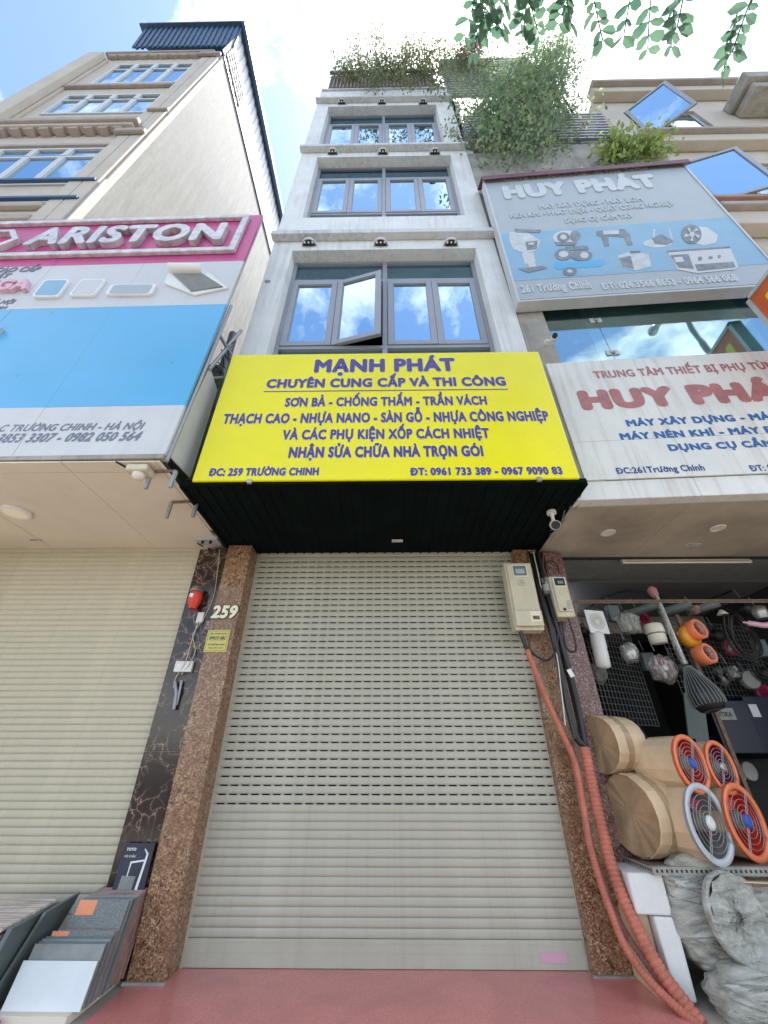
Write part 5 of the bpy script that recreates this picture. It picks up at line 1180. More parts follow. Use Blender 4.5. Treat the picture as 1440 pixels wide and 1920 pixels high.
# square ventilation cover
c = at(1118, 1166, Y(.05)); vc = thing('vent_cover', 'white square vent cover hanging at the left of the open shop', 'vent cover', c)
vp = PL(c, (.97, .24, 0), (0, .03, 1)); MB().pbox(vp, -.12, .12, -.125, .125, 0, .012).build('plate', M['pvc'], vc, bevel=.006)
mb = MB()
for k in range(3): 
    rr_ = .05+.016*k; n = 22
    for j in range(n):
        a, b = 2*math.pi*j/n, 2*math.pi*(j+1)/n
        P3 = lambda r_, t_: vp.p+vp.r*r_*math.cos(t_)+vp.u*r_*math.sin(t_)+vp.n*.014
        mb.quad(P3(rr_, a), P3(rr_, b), P3(rr_+.004, b), P3(rr_+.004, a))
mb.build('ring_print', M['greyprint'], vc)
MB().lathe(vp.p+vp.n*.012, vp.n, [(0, .045), (.012, .04), (.014, .01)], 18).build('boss', M['ivory'], vc)
MB().lathe(vp.p-vp.n*.002, -vp.n, [(0, .085), (.09, .085)], 20).build('spigot', M['ivory'], vc)
c = at(1124, 1220, Y(.08)); rl_ = thing('wrapped_roll', 'white wrapped roll hanging below the square vent cover', 'roll', c)
MB().lathe(at(1118, 1188, Y(.08)), at(1132, 1252, Y(.05))-at(1118, 1188, Y(.08)), [(0, .03), (0, .068), (.02, .072), (.15, .075), (.17, .068), (.2, .073), (.34, .07), (.36, .03)], 20).build('roll', M['pvc'], rl_)
def core_fan(c, t): MB().lathe(c+Vector((0, -.03, 0)), (0.1, 1, 0), [(0, .09), (.01, .10), (.06, .10)], 18).build('fan_body', M['greytile'], t)
def core_grey(c, t): MB().lathe(c+Vector((0, 0, -.07)), (0, 0, 1), [(0, .06), (.05, .075), (.12, .07), (.14, .04)], 16).build('fitting', M['steel'], t)
bag('bagged_fitting', 'grey fan fitting in clear plastic, right of the vent cover', 'fitting', 1177, 1168, .08, .34, .34, .18, core_fan)
bag('bagged_fitting', 'smaller clear bag of metal fittings below the bagged fan fitting', 'fitting', 1180, 1224, .05, .24, .30, .14, core_grey)
c = at(1229, 1188, Y(.08)); dk = thing('duct_sleeve', 'stacked ivory duct sleeves hanging left of the wrapped broom', 'duct', c)
MB().lathe(c+Vector((0, 0, .10)), (0.02, 0, -1), [(0, .07), (.01, .088), (.09, .095), (.10, .088)], 24).build('upper_sleeve', M['ivory'], dk)
MB().lathe(c+Vector((.005, 0, .0)), (0.02, 0, -1), [(.01, .08), (.02, .086), (.10, .078), (.105, .05)], 24).build('lower_sleeve', M['ivory'], dk)
def core_mag(c, t):
    MB().lathe(c+Vector((0, -.06, 0)), (.1, 1, 0), [(0, .115), (.05, .115)], 24, cap0=False).build('shroud', M['greytile'], t)
    for k in range(5):
        a = 2*math.pi*k/5; u1 = Vector((math.cos(a), -.1, math.sin(a))); u2 = Vector((math.cos(a+.9), .0, math.sin(a+.9))); MB().slab([c+Vector((0, -.05, 0))+u1*.03, c+Vector((0, -.05, 0))+u1*.105, c+Vector((0, -.03, 0))+u2*.10, c+Vector((0, -.03, 0))+u2*.03], (0, .006, 0)).build('blade', M['magenta'], t)
    MB().lathe(c+Vector((0, -.05, 0)), (0, -1, 0), [(0, .03), (.02, .026)], 14).build('hub', M['pvc'], t)
bag('bagged_fan', 'square fan with magenta blades and a white hub in a clear plastic bag', 'fan', 1241, 1254, .05, .36, .40, .16, core_mag)
# wrapped broom / long tool
c = at(1260, 1180, Y(.0)); br = thing('wrapped_tool', 'long pole tool wrapped in plastic with a round black head hanging diagonally', 'tool', c)
MB().tube([at(1226, 1105, Y(.1)), at(1243, 1150, Y(.05)), at(1268, 1215, Y(-.02)), at(1285, 1245, Y(-.04))], [.022, .022, .025, .03], 10).build('handle', M['film'], br)
MB().tube([at(1228, 1108, Y(.1)), at(1285, 1245, Y(-.04))], .016, 8).build('pole', M['pvc'], br)
hA = at(1288, 1250, Y(-.04)); hB = at(1330, 1320, Y(-.10))
dd = (hB-hA)
MB().lathe(hA, dd, [(0, .03), (dd.length*.35, .085), (dd.length*.7, .13), (dd.length*1.0, .135), (dd.length*1.15, .10), (dd.length*1.2, .03)], 24).build('round_head', M['black'], br)
mb = MB()
for k in range(26):
    a = 2*math.pi*k/26; ax_ = dd.normalized(); u_ = ax_.orthogonal().normalized(); w_ = ax_.cross(u_); rdir = u_*math.cos(a)+w_*math.sin(a)
    mb.tube([hA+rdir*.034, hA+dd*.35+rdir*.09, hA+dd*.7+rdir*.136, hA+dd+rdir*.141, hA+dd*1.18+rdir*.06], .0035, 4)
mb.build('plastic_pleats', M['greytile'], br)['kind'] = 'stuff'
MB().lathe(at(1226, 1105, Y(.1))-Vector((.03, 0, -.03)), (.2, .1, -1), [(0, .02), (.03, .05), (.10, .045), (.14, .02)], 10).build('red_wrap', M['faded_red'], br)
# orange rings
for i, (px, py, yv, r_) in enumerate(((1312, 1178, .05, .105), (1330, 1224, .02, .10))):
    c = at(px, py, Y(yv)); t = thing('hose_ring', '%s orange hose ring in clear wrap hanging in the open shop' % ('upper', 'lower')[i], 'hose ring', c, 'orange wrapped rings')
    ax = Vector((.35, -1, .1)).normalized()
    MB().lathe(c, -ax, [(0, r_*.72), (-.01, r_*.85), (0, r_), (.12, r_*.98), (.13, r_*.75), (.0, r_*.70)], 28, cap0=False, cap1=False).build('ring', M['orange'], t)
    mb = MB(); u_ = ax.orthogonal().normalized(); w_ = ax.cross(u_)
    for k in range(14):
        a = 2*math.pi*k/14; rd = u_*math.cos(a)+w_*math.sin(a); mb.tube([c+ax*.012+rd*r_*.9, c+ax*.016+rd*r_*.1], .0016, 4)
    mb.build('wrap_strands', M['greyfab'], t)['kind'] = 'stuff'
c = at(1283, 1196, Y(.2)); t = thing('hose_roll', 'amber yellow roll behind the orange rings', 'roll', c); MB().lathe(c, (.4, -1, 0), [(0, .06), (0, .11), (.05, .12), (.1, .11), (.1, .06)], 24).build('roll', mat('amber', (.75, .32, .03), .3), t)
# black hose coil
c = at(1395, 1190, Y(.3)); hc = thing('hose_coil', 'coil of thin black hose hanging at the right of the open shop', 'hose', c)
for k in range(7):
    mb = MB(); o_ = Vector((random.uniform(-.03, .03), random.uniform(-.02, .03), random.uniform(-.03, .03))); R1 = .13+.012*k; pts = [c+o_+Vector((R1*.75*math.cos(t_), .03*math.sin(t_*2), R1*1.4*math.sin(t_))) for t_ in [2*math.pi*j/28 for j in range(29)]]
    mb.tube(pts, .008, 6).build('loop', M['cable'], hc)
bag('bagged_part', 'clear bag above a pink ribbon at the right frame edge of the shop', 'bag', 1425, 1148, .2, .22, .16, .12, core_grey)
c = at(1415, 1170, Y(.2)); t = thing('pink_ribbon', 'pink plastic ribbon at the right frame edge', 'ribbon', c); MB().tube(spline([c+Vector((-.12, 0, .02)), c, c+Vector((.1, -.02, -.02)), c+Vector((.25, 0, .03))], 6), [.01]*3+[.03]*16, 6).build('ribbon', M['palepink'], t)
t = thing('spot_lamp', 'small white lamp hanging under the slotted rail', 'lamp', at(1354, 1150, Y(.3))); c = at(1354, 1150, Y(.3)); MB().lathe(c+Vector((0, 0, .04)), (0, 0, -1), [(0, .015), (.02, .03), (.05, .055), (.055, .05)], 18).build('shade', M['pvc'], t)
def core_dark(c, t): MB().lathe(c+Vector((0, -.02, .05)), (.2, .6, -1), [(0, .03), (.02, .07), (.09, .085), (.13, .05)], 14).build('fitting', M['black'], t)
def core_mag2(c, t): MB().lathe(c+Vector((0, -.02, .0)), (.1, -1, .1), [(0, .10), (.02, .10), (.02, .075), (.0, .07)], 20).build('ring', M['magenta'], t)
def core_box(c, t): MB().box(c.x-.07, c.x+.07, c.y-.04, c.y+.04, c.z-.1, c.z+.09).build('carton', M['tealtile'], t, bevel=.01)
def core_pink(c, t): MB().lathe(c+Vector((0, -.02, .04)), (.3, .5, -1), [(0, .03), (.02, .06), (.07, .05), (.10, .02)], 10).build('fitting', M['faded_red'], t)
bag('bagged_part', 'dark fitting in a clear bag half hidden behind the square vent cover', 'bag', 1096, 1180, .22, .15, .2, .12, core_dark)
bag('bagged_part', 'clear bag with a dark round fitting right of the lower orange ring', 'bag', 1372, 1262, .45, .2, .22, .14, core_dark)
bag('bagged_part', 'small bag with a reddish part above the upper orange ring', 'bag', 1300, 1143, .35, .2, .14, .12, core_pink)
for i, (px, py, r_) in enumerate(((1270, 1142, .05), (1322, 1140, .045), (1212, 1142, .045))):
    a = at(px-34, py+9, Y(.45)); b = at(px+26, py-10, Y(.25)); t = thing('mesh_roll', ('middle', 'rightmost', 'leftmost')[i]+' of the three dark mesh rolls lying just under the slotted rail', 'roll', a, 'dark mesh rolls under the rail')
    MB().lathe(a, b-a, [(0, r_*.5), (0, r_), ((b-a).length, r_), ((b-a).length, r_*.6)], 12, smooth=False).build('roll', M['tealtile'], t)
for i in range(3):
    a = at(1282+13*i, 1300+8*i, Y(.5+.05*i)); t = thing('plank', ('left', 'middle', 'right')[i]+' of three dim grey boards leaning under the round black tool head', 'board', a, 'boards leaning in the shop')
    MB().slab([a, a+Vector((.07, 0, 0)), a+Vector((.02, .1, -.42)), a+Vector((-.05, .1, -.42))], (0, .02, 0)).build('board', M['tealtile'], t)
c = at(1430, 1255, Y(.5)); t = thing('fan_guard', 'black ring guard hanging at the right frame edge under the hose coil', 'guard', c)
mb = MB()
for r_ in (.05, .10, .15): mb.tube([c+Vector((r_*math.cos(a), 0, r_*math.sin(a))) for a in [2*math.pi*k/24 for k in range(25)]], .005, 5)
mb.build('ring', M['black'], t)
DIM = ['black cup-shaped part hanging just right of the orange rings', 'dark magenta ring in clear film left of the hose coil', 'dark carton hanging inside the hose coil', 'black cup-shaped part under the hose coil, nearest its right side',
       'grey fan body hanging below the hose coil at the right edge', 'black cup-shaped part under the lower orange ring', 'dark magenta ring behind the first plastic-bagged fan fitting', 'small dark carton between the vent cover and the first bagged fitting',
       'black cup-shaped part behind the magenta-bladed bagged fan', 'grey fan body low on the wire panel by the reddish pilaster', 'black part just under the slotted rail above the hose coil', 'dark magenta ring just above the navy boxes at the right edge', 'dark carton left of the magenta-bladed bagged fan']
cores = [core_dark, core_mag2, core_box, core_dark, core_fan]
for i, (px, py, yv) in enumerate(((1345, 1190, .7), (1368, 1215, .9), (1425, 1215, .6), (1432, 1262, .7), (1405, 1275, .8), (1352, 1268, .9), (1200, 1160, .6), (1150, 1150, .5), (1268, 1250, .6), (1120, 1262, .5), (1400, 1140, .6), (1430, 1300, .9), (1215, 1240, .6))):
    o_ = bag('hanging_part', DIM[i], 'shop part', px, py, yv, random.uniform(.16, .28), random.uniform(.2, .34), .14, cores[i % 5], film=(i % 4 == 1)); o_['group'] = 'dim dark parts hanging deep in the shop'
# cables along the inner ceiling
ic = thing('ceiling_cable', 'black cable drooping across the inner wall above the slotted rail', 'cable', (3.3, .9, 3.1))
MB().tube(spline([(2.6, .9, 2.95), (2.9, .9, 3.12), (3.3, .9, 3.2), (3.75, .9, 3.02), (4.2, .9, 3.08), (4.6, .9, 3.2)], 8), .014, 6).build('cable', M['cable'], ic)
# blue boxes and dim goods deep in the shop
for i, (x_, y_, z_, w, d, h) in enumerate(((3.55, .7, 1.35, .42, .35, .5), (4.0, .75, 1.35, .45, .35, .55), (3.5, 1.3, 0, 1.5, .6, 1.3))):
    t = thing('goods_box', ('dark blue product box with a pale label under the hose coil', 'dark blue product box at the right frame edge of the shop', 'wide dark crate deep in the shop')[i], 'box', (x_, y_, z_))
    MB().box(x_, x_+w, y_, y_+d, z_, z_+h).build('carton', M['navybox'] if i < 2 else M['dark'], t, bevel=.006)
    if i < 2:
        MB().box(x_+.03, x_+(.25 if i == 0 else .12), y_-.003, y_-.001, z_+h*.62, z_+h*.85).build('label', M['greytile'] if i == 0 else M['lgrey'], t)
        if i == 0: text(t, 'OTIKA', (x_+.05, y_-.0035, z_+h*.68), .17, .05, Y(y_-.0035), M['carbon'], bold=.05, depth=.001)
sh_ = thing('steel_shelf', 'rusty slotted-angle shelf carrying the cardboard drums and round fans', 'shelf', (2.4, -.3, 0))
SZ = .66; a = Vector((1.845, -.5, SZ))
mb = MB(); mb.box(1.85, 3.4, -.5, -.496, SZ-.045, SZ); mb.box(1.85, 3.4, -.496, -.46, SZ-.004, SZ); mb.box(1.85, 1.854, -.496, .35, SZ-.045, SZ-.005); mb.build('angle_lip', M['concrete'], sh_)
mb = MB(); x = 1.87
while x < 3.35: mb.box(x, x+.014, -.502, -.5005, SZ-.030, SZ-.014); x += .034
y = -.48
while y < .3: mb.box(1.8475, 1.849, y, y+.014, SZ-.030, SZ-.014); y += .034
mb.build('slot', M['black'], sh_)['kind'] = 'stuff'
MB().box(1.856, 3.39, -.455, .35, SZ-.012, SZ-.005).build('deck', M['rust'], sh_)
for x_, y_ in ((1.86, .30), (3.3, .3), (3.3, -.48)): MB().box(x_, x_+.035, y_, y_+.035, .0, 2.7 if y_ > 0 else SZ-.05).build('post', M['rust'], sh_)
MB().slab([(1.80, -.42, SZ-.075), (2.75, -.53, SZ-.085), (2.75, -.2, SZ-.065), (1.80, .1, SZ-.065)], (0, 0, .008)).build('lower_board', M['kraft'], sh_)
def drum(label, c, ax, r, l, sag):
    t = thing('cardboard_drum', label, 'drum', c); ax = Vector(ax).normalized()
    n = 20; rr_ = random.Random(int(r*1000)); u0 = Vector((0, 0, 1)); u0 = (u0-ax*u0.dot(ax)).normalized(); w0 = ax.cross(u0)
    st_ = [0, .03, .3, .36, .66, 1.0]; fc_ = [1+rr_.uniform(-.016, .012) for _ in range(n)]; vs = []
    for q, s_ in enumerate(st_):
        for k in range(n):
            a = 2*math.pi*k/n; rd = r*fc_[k]*(.975 if q in (0, 5) else 1)*(1+rr_.uniform(-.006, .006)); vs.append(Vector(c)+ax*(l*s_)+(u0*math.cos(a)+w0*math.sin(a))*rd)
    mb = MB(); mb.add(vs, [(q*n+k, q*n+(k+1) % n, (q+1)*n+(k+1) % n, (q+1)*n+k) for q in range(5) for k in range(n)]); mb.add(vs[-n:], [tuple(range(n))]); o_ = mb.build('carton', M['kraft'], t)
    n = 26
    # creased tape star on the near end
    mb = MB(); u_ = Vector((0, 0, 1)); u_ = (u_-ax*u_.dot(ax)).normalized(); w_ = ax.cross(u_); m_ = 26; ring = []
    for k in range(m_):
        a = 2*math.pi*k/m_; ring.append(c+(u_*math.cos(a)+w_*math.sin(a))*r*.965+ax*(-.002+.012*rr_.random()**2))
    cc = c+ax*.022+u_*r*.06; mb.add([cc]+ring, [(0, k+1, (k+1) % m_+1) for k in range(m_)]); mb.build('taped_end', M['tape'], t)
    mb = MB(); mb.lathe(c, ax, [(l*.985, r*.99), (l*.985, r*1.02), (l*1.005, r*1.02), (l*1.005, r*.99)], n); mb.build('strap', M['black'], t)
    mb = MB(); mb.lathe(c, ax, [(l*.30, r*1.0), (l*.30, r*1.016), (l*.48, r*1.016), (l*.48, r*1.0)], n, cap0=False, cap1=False, smooth=False); mb.build('tape_band', M['tape'], t)
    return t
drum('lower and larger kraft cardboard drum with a taped end on the steel shelf', Vector((1.90, -.27, SZ+.272)), (.94, .30, 0), .268, .34, 0)
drum('upper and smaller kraft cardboard drum lying on the larger one', Vector((1.84, -.16, SZ+.545+.205)), (.93, .34, 0), .225, .33, 0)
FA = math.radians(27)
def fan(label, c, r, rimc, inner, hubc, body=.36, blade='magenta', boxc='kraft'):
    ax = Vector((math.sin(FA), -math.cos(FA), 0)); t = thing('axial_fan', label, 'fan', c)
    MB().lathe(c-ax*.02, -ax, [(0, r*.93), (.01, r*.95), (body, r*.93)], 14, cap0=False, smooth=False).build('cardboard_sleeve', M[boxc], t)
    MB().lathe(c, -ax, [(.0, r*1.0), (-.006, r*.99), (-.006, r*.83), (.02, r*.82), (.022, r*.98)], 36, cap0=False, cap1=False).build('rim', M[rimc], t)
    MB().lathe(c, -ax, [(.018, r*.855), (.2, r*.84)], 30, cap0=False).build('inner_duct', M[inner], t)
    u_ = Vector((0, 0, 1)); w_ = ax.cross(u_)
    for k in range(5):
        a = 2*math.pi*k/5+.3; d1 = u_*math.cos(a)+w_*math.sin(a); d2 = u_*math.cos(a+.75)+w_*math.sin(a+.75)
        MB().slab([c-ax*.13+d1*r*.22, c-ax*.10+d1*r*.78, c-ax*.15+d2*r*.78, c-ax*.16+d2*r*.22], ax*.004).build('blade', M[blade], t)
    mb = MB()
    for rr_ in (.28, .42, .56, .70): 
        mb.tube([c+ax*.004+(u_*math.cos(2*math.pi*k/32)+w_*math.sin(2*math.pi*k/32))*r*rr_ for k in range(33)], .0026, 4, caps=False)
    for k in range(4):
        a = math.pi/4+math.pi/2*k+.2; d = u_*math.cos(a)+w_*math.sin(a); s2 = ax.cross(d)
        for o_ in (-.008, .008): mb.tube([c+ax*.006+d*r*.12+s2*o_, c+ax*.006+d*r*.93+s2*o_], .0028, 4)
    mb.build('wire_guard', M['steel'], t)
    MB().lathe(c+ax*.004, ax, [(0, r*.19), (.012, r*.18), (.018, r*.12)], 20).build('hub_badge', M[hubc], t)
    MB().lathe(c-ax*.16, ax, [(0, r*.26), (.12, r*.22)], 16).build('motor', M['greytile'], t)
fc = at(1297, 1431, Y(-.46)); fan('upper left round fan with orange rim and blue hub on top of the row', Vector((fc.x, fc.y, fc.z)), .20, 'orange', 'red', 'cover_blue', blade='red')
fc = at(1354, 1438, Y(-.30)); fan('upper right round fan with pale orange rim and silver hub on top of the row', fc, .19, 'orange', 'magenta', 'steel')
fc = at(1330, 1543, Y(-.50)); fan('lower left round fan with white-grey rim and dark interior', fc, .245, 'greyfab', 'greytile', 'pvc', body=.34)
fc = at(1400, 1540, Y(-.34)); fan('lower right round fan with orange rim and blue hub', fc, .245, 'orange', 'red', 'cover_blue', blade='red')
# pipes deep on the right
for i, (px, py) in enumerate(((1385, 1448), (1407, 1446))):
    c = at(px, py, Y(1.0)); t = thing('ceramic_cup', ('left', 'right')[i]+' of the two dim grey cup-shaped fittings right of the upper fans', 'fitting', c, 'dim cup-shaped fittings'); MB().lathe(c, (-.2, 1, 0), [(0, .075), (0, .09), (.05, .08), (.12, .05), (.12, .03), (.01, .06)], 18).build('cup', M['concrete'], t)
# foam and cardboard boxes under the shelf
def sbox(name, label, cat, pts, off, mt):
    t = thing(name, label, cat, pts[0]); MB().slab(pts, off).build('block', mt, t, bevel=.012); return t
sbox('foam_block', 'upper white styrofoam block under the steel shelf', 'foam', [(1.70, -.42, .40), (1.93, -.45, .40), (1.93, -.45, .615), (1.70, -.42, .615)], (.02, .35, 0), M['foam'])
sbox('foam_block', 'lower white styrofoam block standing on the pavement beside the conduit', 'foam', [(1.80, -.46, .02), (1.915, -.48, .02), (1.935, -.46, .395), (1.80, -.44, .395)], (.02, .3, 0), M['foam'])
sbox('cardboard_box', 'brown cardboard box between the conduit and the white styrofoam', 'box', [(1.72, -.36, .002), (1.797, -.37, .002), (1.797, -.37, .395), (1.72, -.36, .395)], (0, .35, 0), M['kraft'])
# wrapped masses
def wrapped(name, label, c, rx, ry, rz, seed, disc=None):
    t = thing(name, label, 'wrapped fan', c); r_ = random.Random(seed); ph = [r_.uniform(0, 6.28) for _ in range(12)]
    bm = bmesh.new(); bmesh.ops.create_icosphere(bm, subdivisions=5, radius=1)
    for v in bm.verts:
        x_, y_, z_ = v.co; k = 1
        for j in range(4): k += .05/(j*.6+1)*math.sin((4+5*j)*x_+ph[j]+2*math.sin(4*z_+ph[j+4]))*math.sin((5+6*j)*z_+ph[j+8]+2*y_)
        sg = lambda q, e: math.copysign(abs(q)**e, q)
        v.co = Vector((sg(x_, .8)*rx*k, sg(y_, .6)*ry*k, sg(z_, .8)*rz*k))
    me = bpy.data.meshes.new('wrapped_body'); bm.to_mesh(me); bm.free(); me.polygons.foreach_set('use_smooth', [True]*len(me.polygons)); me.materials.append(M['wrap'])
    o_ = bpy.data.objects.new('wrapped_body', me); COL.objects.link(o_); o_.parent = t
    mb = MB()
    for k in range(16):
        a0_, b0_ = r_.uniform(-.8, .8), r_.uniform(-.8, .8); tt = r_.uniform(-.5, .5)
        pts = [c+Vector((rx*1.02*math.sin(a0_+s_*1.2)*.98, -ry*1.05*abs(math.cos(a0_+s_*1.2)*math.cos((b0_+tt*s_)))**.6-.004, rz*(math.sin(b0_+tt*s_)))) for s_ in [j/7-.5 for j in range(8)]]
        mb.tube(pts, .004, 4)
    mb.build('film_fold', M['film'], t)
    if disc:
        ax, r1 = disc; ax = Vector(ax).normalized(); dc = c+ax*(ry*1.18+.01)
        MB().lathe(dc, ax, [(0, r1), (.03, r1*1.02), (.045, r1*.99), (.042, r1*.92), (.015, r1*.90), (.01, r1*.05)], 40).build('round_rim', M['wrap'], t)
        u_ = Vector((0, 0, 1)); w_ = ax.cross(u_); mb = MB(); m_ = 44; rings = []
        for q in range(7):
            rr_ = r1*.93*(1-q/7); rings.append([dc+ax*(.036+.012*math.sin(q*2.1+k*1.7+ph[q])+.006*math.sin(k*3.1+q))+(u_*math.cos(2*math.pi*k/m_)+w_*math.sin(2*math.pi*k/m_))*rr_ for k in range(m_)])
        vs = [p for g in rings for p in g]; mb.add(vs, [(q*m_+k, q*m_+(k+1) % m_, (q+1)*m_+(k+1) % m_, (q+1)*m_+k) for q in range(6) for k in range(m_)], True)
        mb.build('stretched_film', M['wrap'], t)
    return t
cB_ = at(1352, 1715, Y(-.52))
wrapped('wrapped_fan', 'large round fan shrink-wrapped in crinkled clear plastic under the shelf', cB_+Vector((.02, .12, -.02)), .31, .12, .30, 5, ((.30, -1, .12), .225))
wrapped('wrapped_goods', 'shrink-wrapped grey goods behind the big wrapped fan at the right frame edge', at(1440, 1730, Y(-.28)), .34, .16, .30, 9)
wrapped('wrapped_goods', 'low wrapped bundle on the pavement at the bottom right corner', Vector((2.32, -.58, .09)), .36, .16, .14, 11)
wrapped('wrapped_goods', 'upright wrapped bundle directly below the steel shelf behind the foam blocks', at(1290, 1690, Y(-.25)), .12, .1, .20, 13)

# ================================================================== PLANTS
def leaves(n, gen, size, seed, aspect=2.0, droop=0.3):
    r = np.random.default_rng(seed); P = gen(r, n); n = len(P)
    d = r.normal(size=(n, 3)); d[:, 2] -= droop; d /= np.linalg.norm(d, axis=1)[:, None]
    e = r.normal(size=(n, 3)); e -= d*(e*d).sum(1)[:, None]; e /= np.linalg.norm(e, axis=1)[:, None]
    s = size*r.uniform(.6, 1.3, n)[:, None]; k = np.cross(d, e)
    a = P; b = P+d*s*.5+e*s/aspect/2; c = P+d*s+k*s*.12; f = P+d*s*.5-e*s/aspect/2
    V = np.stack([a, b, c, f], 1).reshape(-1, 3); mb = MB(); mb.v = V.tolist(); mb.f = [(4*i, 4*i+1, 4*i+2, 4*i+3) for i in range(n)]; mb.s = [False]*n
    return mb
def plain_build(mb, name, mt, parent):
    W = wloc(parent); me = bpy.data.meshes.new(name); V = np.array(mb.v)-np.array(W); me.from_pydata(V.tolist(), [], mb.f); me.materials.append(mt)
    o = bpy.data.objects.new(name, me); COL.objects.link(o); o.parent = parent; return o
def clusters(cents, rad, r, n, squash=(1, 1, 1)):
    c = np.array(cents); i = r.integers(0, len(c), n); return c[i]+r.normal(size=(n, 3))*rad*np.array(squash)
def plant(name, label, base, tips, leafm, n, size, seed, rad=.12, stem=.012, cat='plant', petals=None, jit=.25, aspect=2.0):
    t = thing(name, label, cat, base); r_ = random.Random(seed); mb = MB(); cents = []
    for (p, q) in tips:
        p, q = Vector(p), Vector(q); mid = p.lerp(q, .5)+Vector((r_.uniform(-jit, jit), r_.uniform(-jit, jit), r_.uniform(0, jit)))
        S = spline([p, mid, q], 5); mb.tube(S, [stem*(1-.75*i/len(S)) for i in range(len(S))], 5)
        for k, s_ in enumerate(S[2:]): cents += [tuple(s_)]*(1+k//2)
    mb.build('stem', M['bark'], t)
    L_ = leaves(n, lambda r, m_: clusters(cents, rad, r, m_), size, seed, aspect); o_ = plain_build(L_, 'foliage', leafm, t); o_['kind'] = 'stuff'
    if petals:
        L_ = leaves(petals[0], lambda r, m_: clusters(petals[1], petals[2], r, m_), size*.9, seed+1, 1.5); o2_ = plain_build(L_, 'petals', M['petal'], t); o2_['kind'] = 'stuff'
    return t
# planter on the centre roof
pn = thing('roof_planter', 'dark trough planter along the roof edge of the grey-white house', 'planter', (0, -1, zpar))
z0p = at(716, 166, Y(-1.0)).z; z1p = at(716, 141, Y(-1.12)).z
MB().box(-1.62, 1.45, -1.16, -.6, zpar+.06, z1p-.12).build('trough', M['rust'], pn, bevel=.02)
mb = MB()
for k in range(30): mb.box(-1.6+k*.103, -1.57+k*.103, -1.19, -1.162, zpar+.1, z1p-.55)
mb.build('trough_rib', M['concrete'], pn)['kind'] = 'stuff'
MB().box(-1.66, 1.5, -1.24, -1.165, z1p-.14, z1p).build('rim', M['tealtile'], pn)
rr = random.Random(3)
tips = []
for k in range(34):
    px = 655+180*rr.random(); py = 52+105*rr.random()**.8; y = -1.15-.55*rr.random(); tips.append(((at(px*.8+.2*740, 150, Y(-1.0)).x, -1.0, z1p-.2), at(px, py, Y(y))))
plant('bougainvillea', 'airy straggling bush with small leaves on the roof of the grey-white house', (0, -1, z1p-.2), tips, M['leafA'], 5200, .085, 11, rad=.17, stem=.02, cat='bush')
tips = [((-1.3+2.6*rr.random(), -1.1, z1p-.2), (-1.5+3*rr.random(), -1.3-.2*rr.random(), z1p-.3-.7*rr.random())) for k in range(26)]
plant('trailing_plant', 'green plant trailing over the roof planter of the grey-white house', (0, -1.1, z1p), tips, M['leafA'], 2600, .075, 12, rad=.13, stem=.008)
tips = []
for k in range(26):
    px = 820+115*rr.random(); py = 75+75*rr.random(); tips.append(((2.3+.6*rr.random(), -1.1, 19.4), at(px, py, Y(-1.2-.35*rr.random()))))
pc = [tuple(at(880+rr.uniform(-14, 14), 98+rr.uniform(-10, 10), Y(-1.4))) for k in range(8)]
plant('bougainvillea', 'bougainvillea with a pink blossom cluster over the dark slatted pergola', (2.5, -1.1, 19.4), tips, M['leafA'], 2600, .085, 13, rad=.18, stem=.012, petals=(420, pc, .11), cat='bush')
# big vine mass
tips = []
lobes = [(905, 205, 40, 45, 2), (940, 235, 48, 40, 3), (985, 205, 55, 55, 4), (1000, 140, 42, 42, 3), (1045, 225, 42, 34, 2), (955, 285, 40, 14, 1.2), (885, 160, 26, 26, 1), (940, 150, 36, 34, 1.6), (1075, 190, 26, 30, .8), (1030, 270, 30, 16, .8), (900, 262, 22, 22, .7)]
while len(tips) < 150:
    lb_ = rr.choices(lobes, [l_[4] for l_ in lobes])[0]; px = lb_[0]+rr.gauss(0, .55)*lb_[2]; py = lb_[1]+rr.gauss(0, .55)*lb_[3]
    y = -1.28-.45*rr.random(); tips.append(((rr.uniform(2.0, 4.9), -1.0, rr.uniform(13.2, 16.0)), at(px, py, Y(y))))
plant('climbing_vine', 'large mass of green climbing vine spilling over the planted terrace at right', (3.4, -1.0, 13), tips, M['leafB'], 11500, .095, 14, rad=.16, stem=.016, cat='vine', jit=.45)
tips = []
for k in range(46):
    px = rr.gauss(1040, 38); py = rr.gauss(110, 38); y = -1.5-.4*rr.random(); tips.append(((rr.uniform(3.2, 4.8), -1.1, 16.5), at(px, py, Y(y))))
plant('climbing_vine', 'thin upper shoots of the vine reaching into the bright sky', (4.0, -1.1, 16.5), tips, M['leafB'], 4600, .085, 15, rad=.16, stem=.012, cat='vine')
tips = [((rr.uniform(1.8, 2.1), -1.12, 13.0), at(rr.uniform(832, 870), rr.uniform(228, 262), Y(-1.25))) for k in range(6)]
plant('vine_sprig', 'small sprig hanging over the right edge of the grey-white facade', (2.0, -1.1, 13), tips, M['leafA'], 110, .085, 16, rad=.07, stem=.006)
tips = [(at(px, 268, Y(-1.0)), at(px+rr.uniform(-14, 14), rr.uniform(272, 300), Y(-1.25))) for px in [rr.uniform(900, 1060) for _ in range(16)]]
plant('vine_sprig', 'loose sprigs dangling below the concrete terrace beam', (2.6, -1.1, 12.6), tips, M['leafB'], 420, .085, 18, rad=.10, stem=.006)
tips = [((rr.uniform(4.2, 5.3), -1.25, 11.3), at(rr.uniform(1120, 1252), rr.uniform(268, 298), Y(-1.3-.15*rr.random()))) for k in range(34)]
plant('green_shrub', 'bright yellow-green shrub just above the right end of the billboard', (4.8, -1.2, 11.3), tips, M['leafC'], 1500, .12, 17, rad=.11, stem=.015, cat='shrub', aspect=1.7)

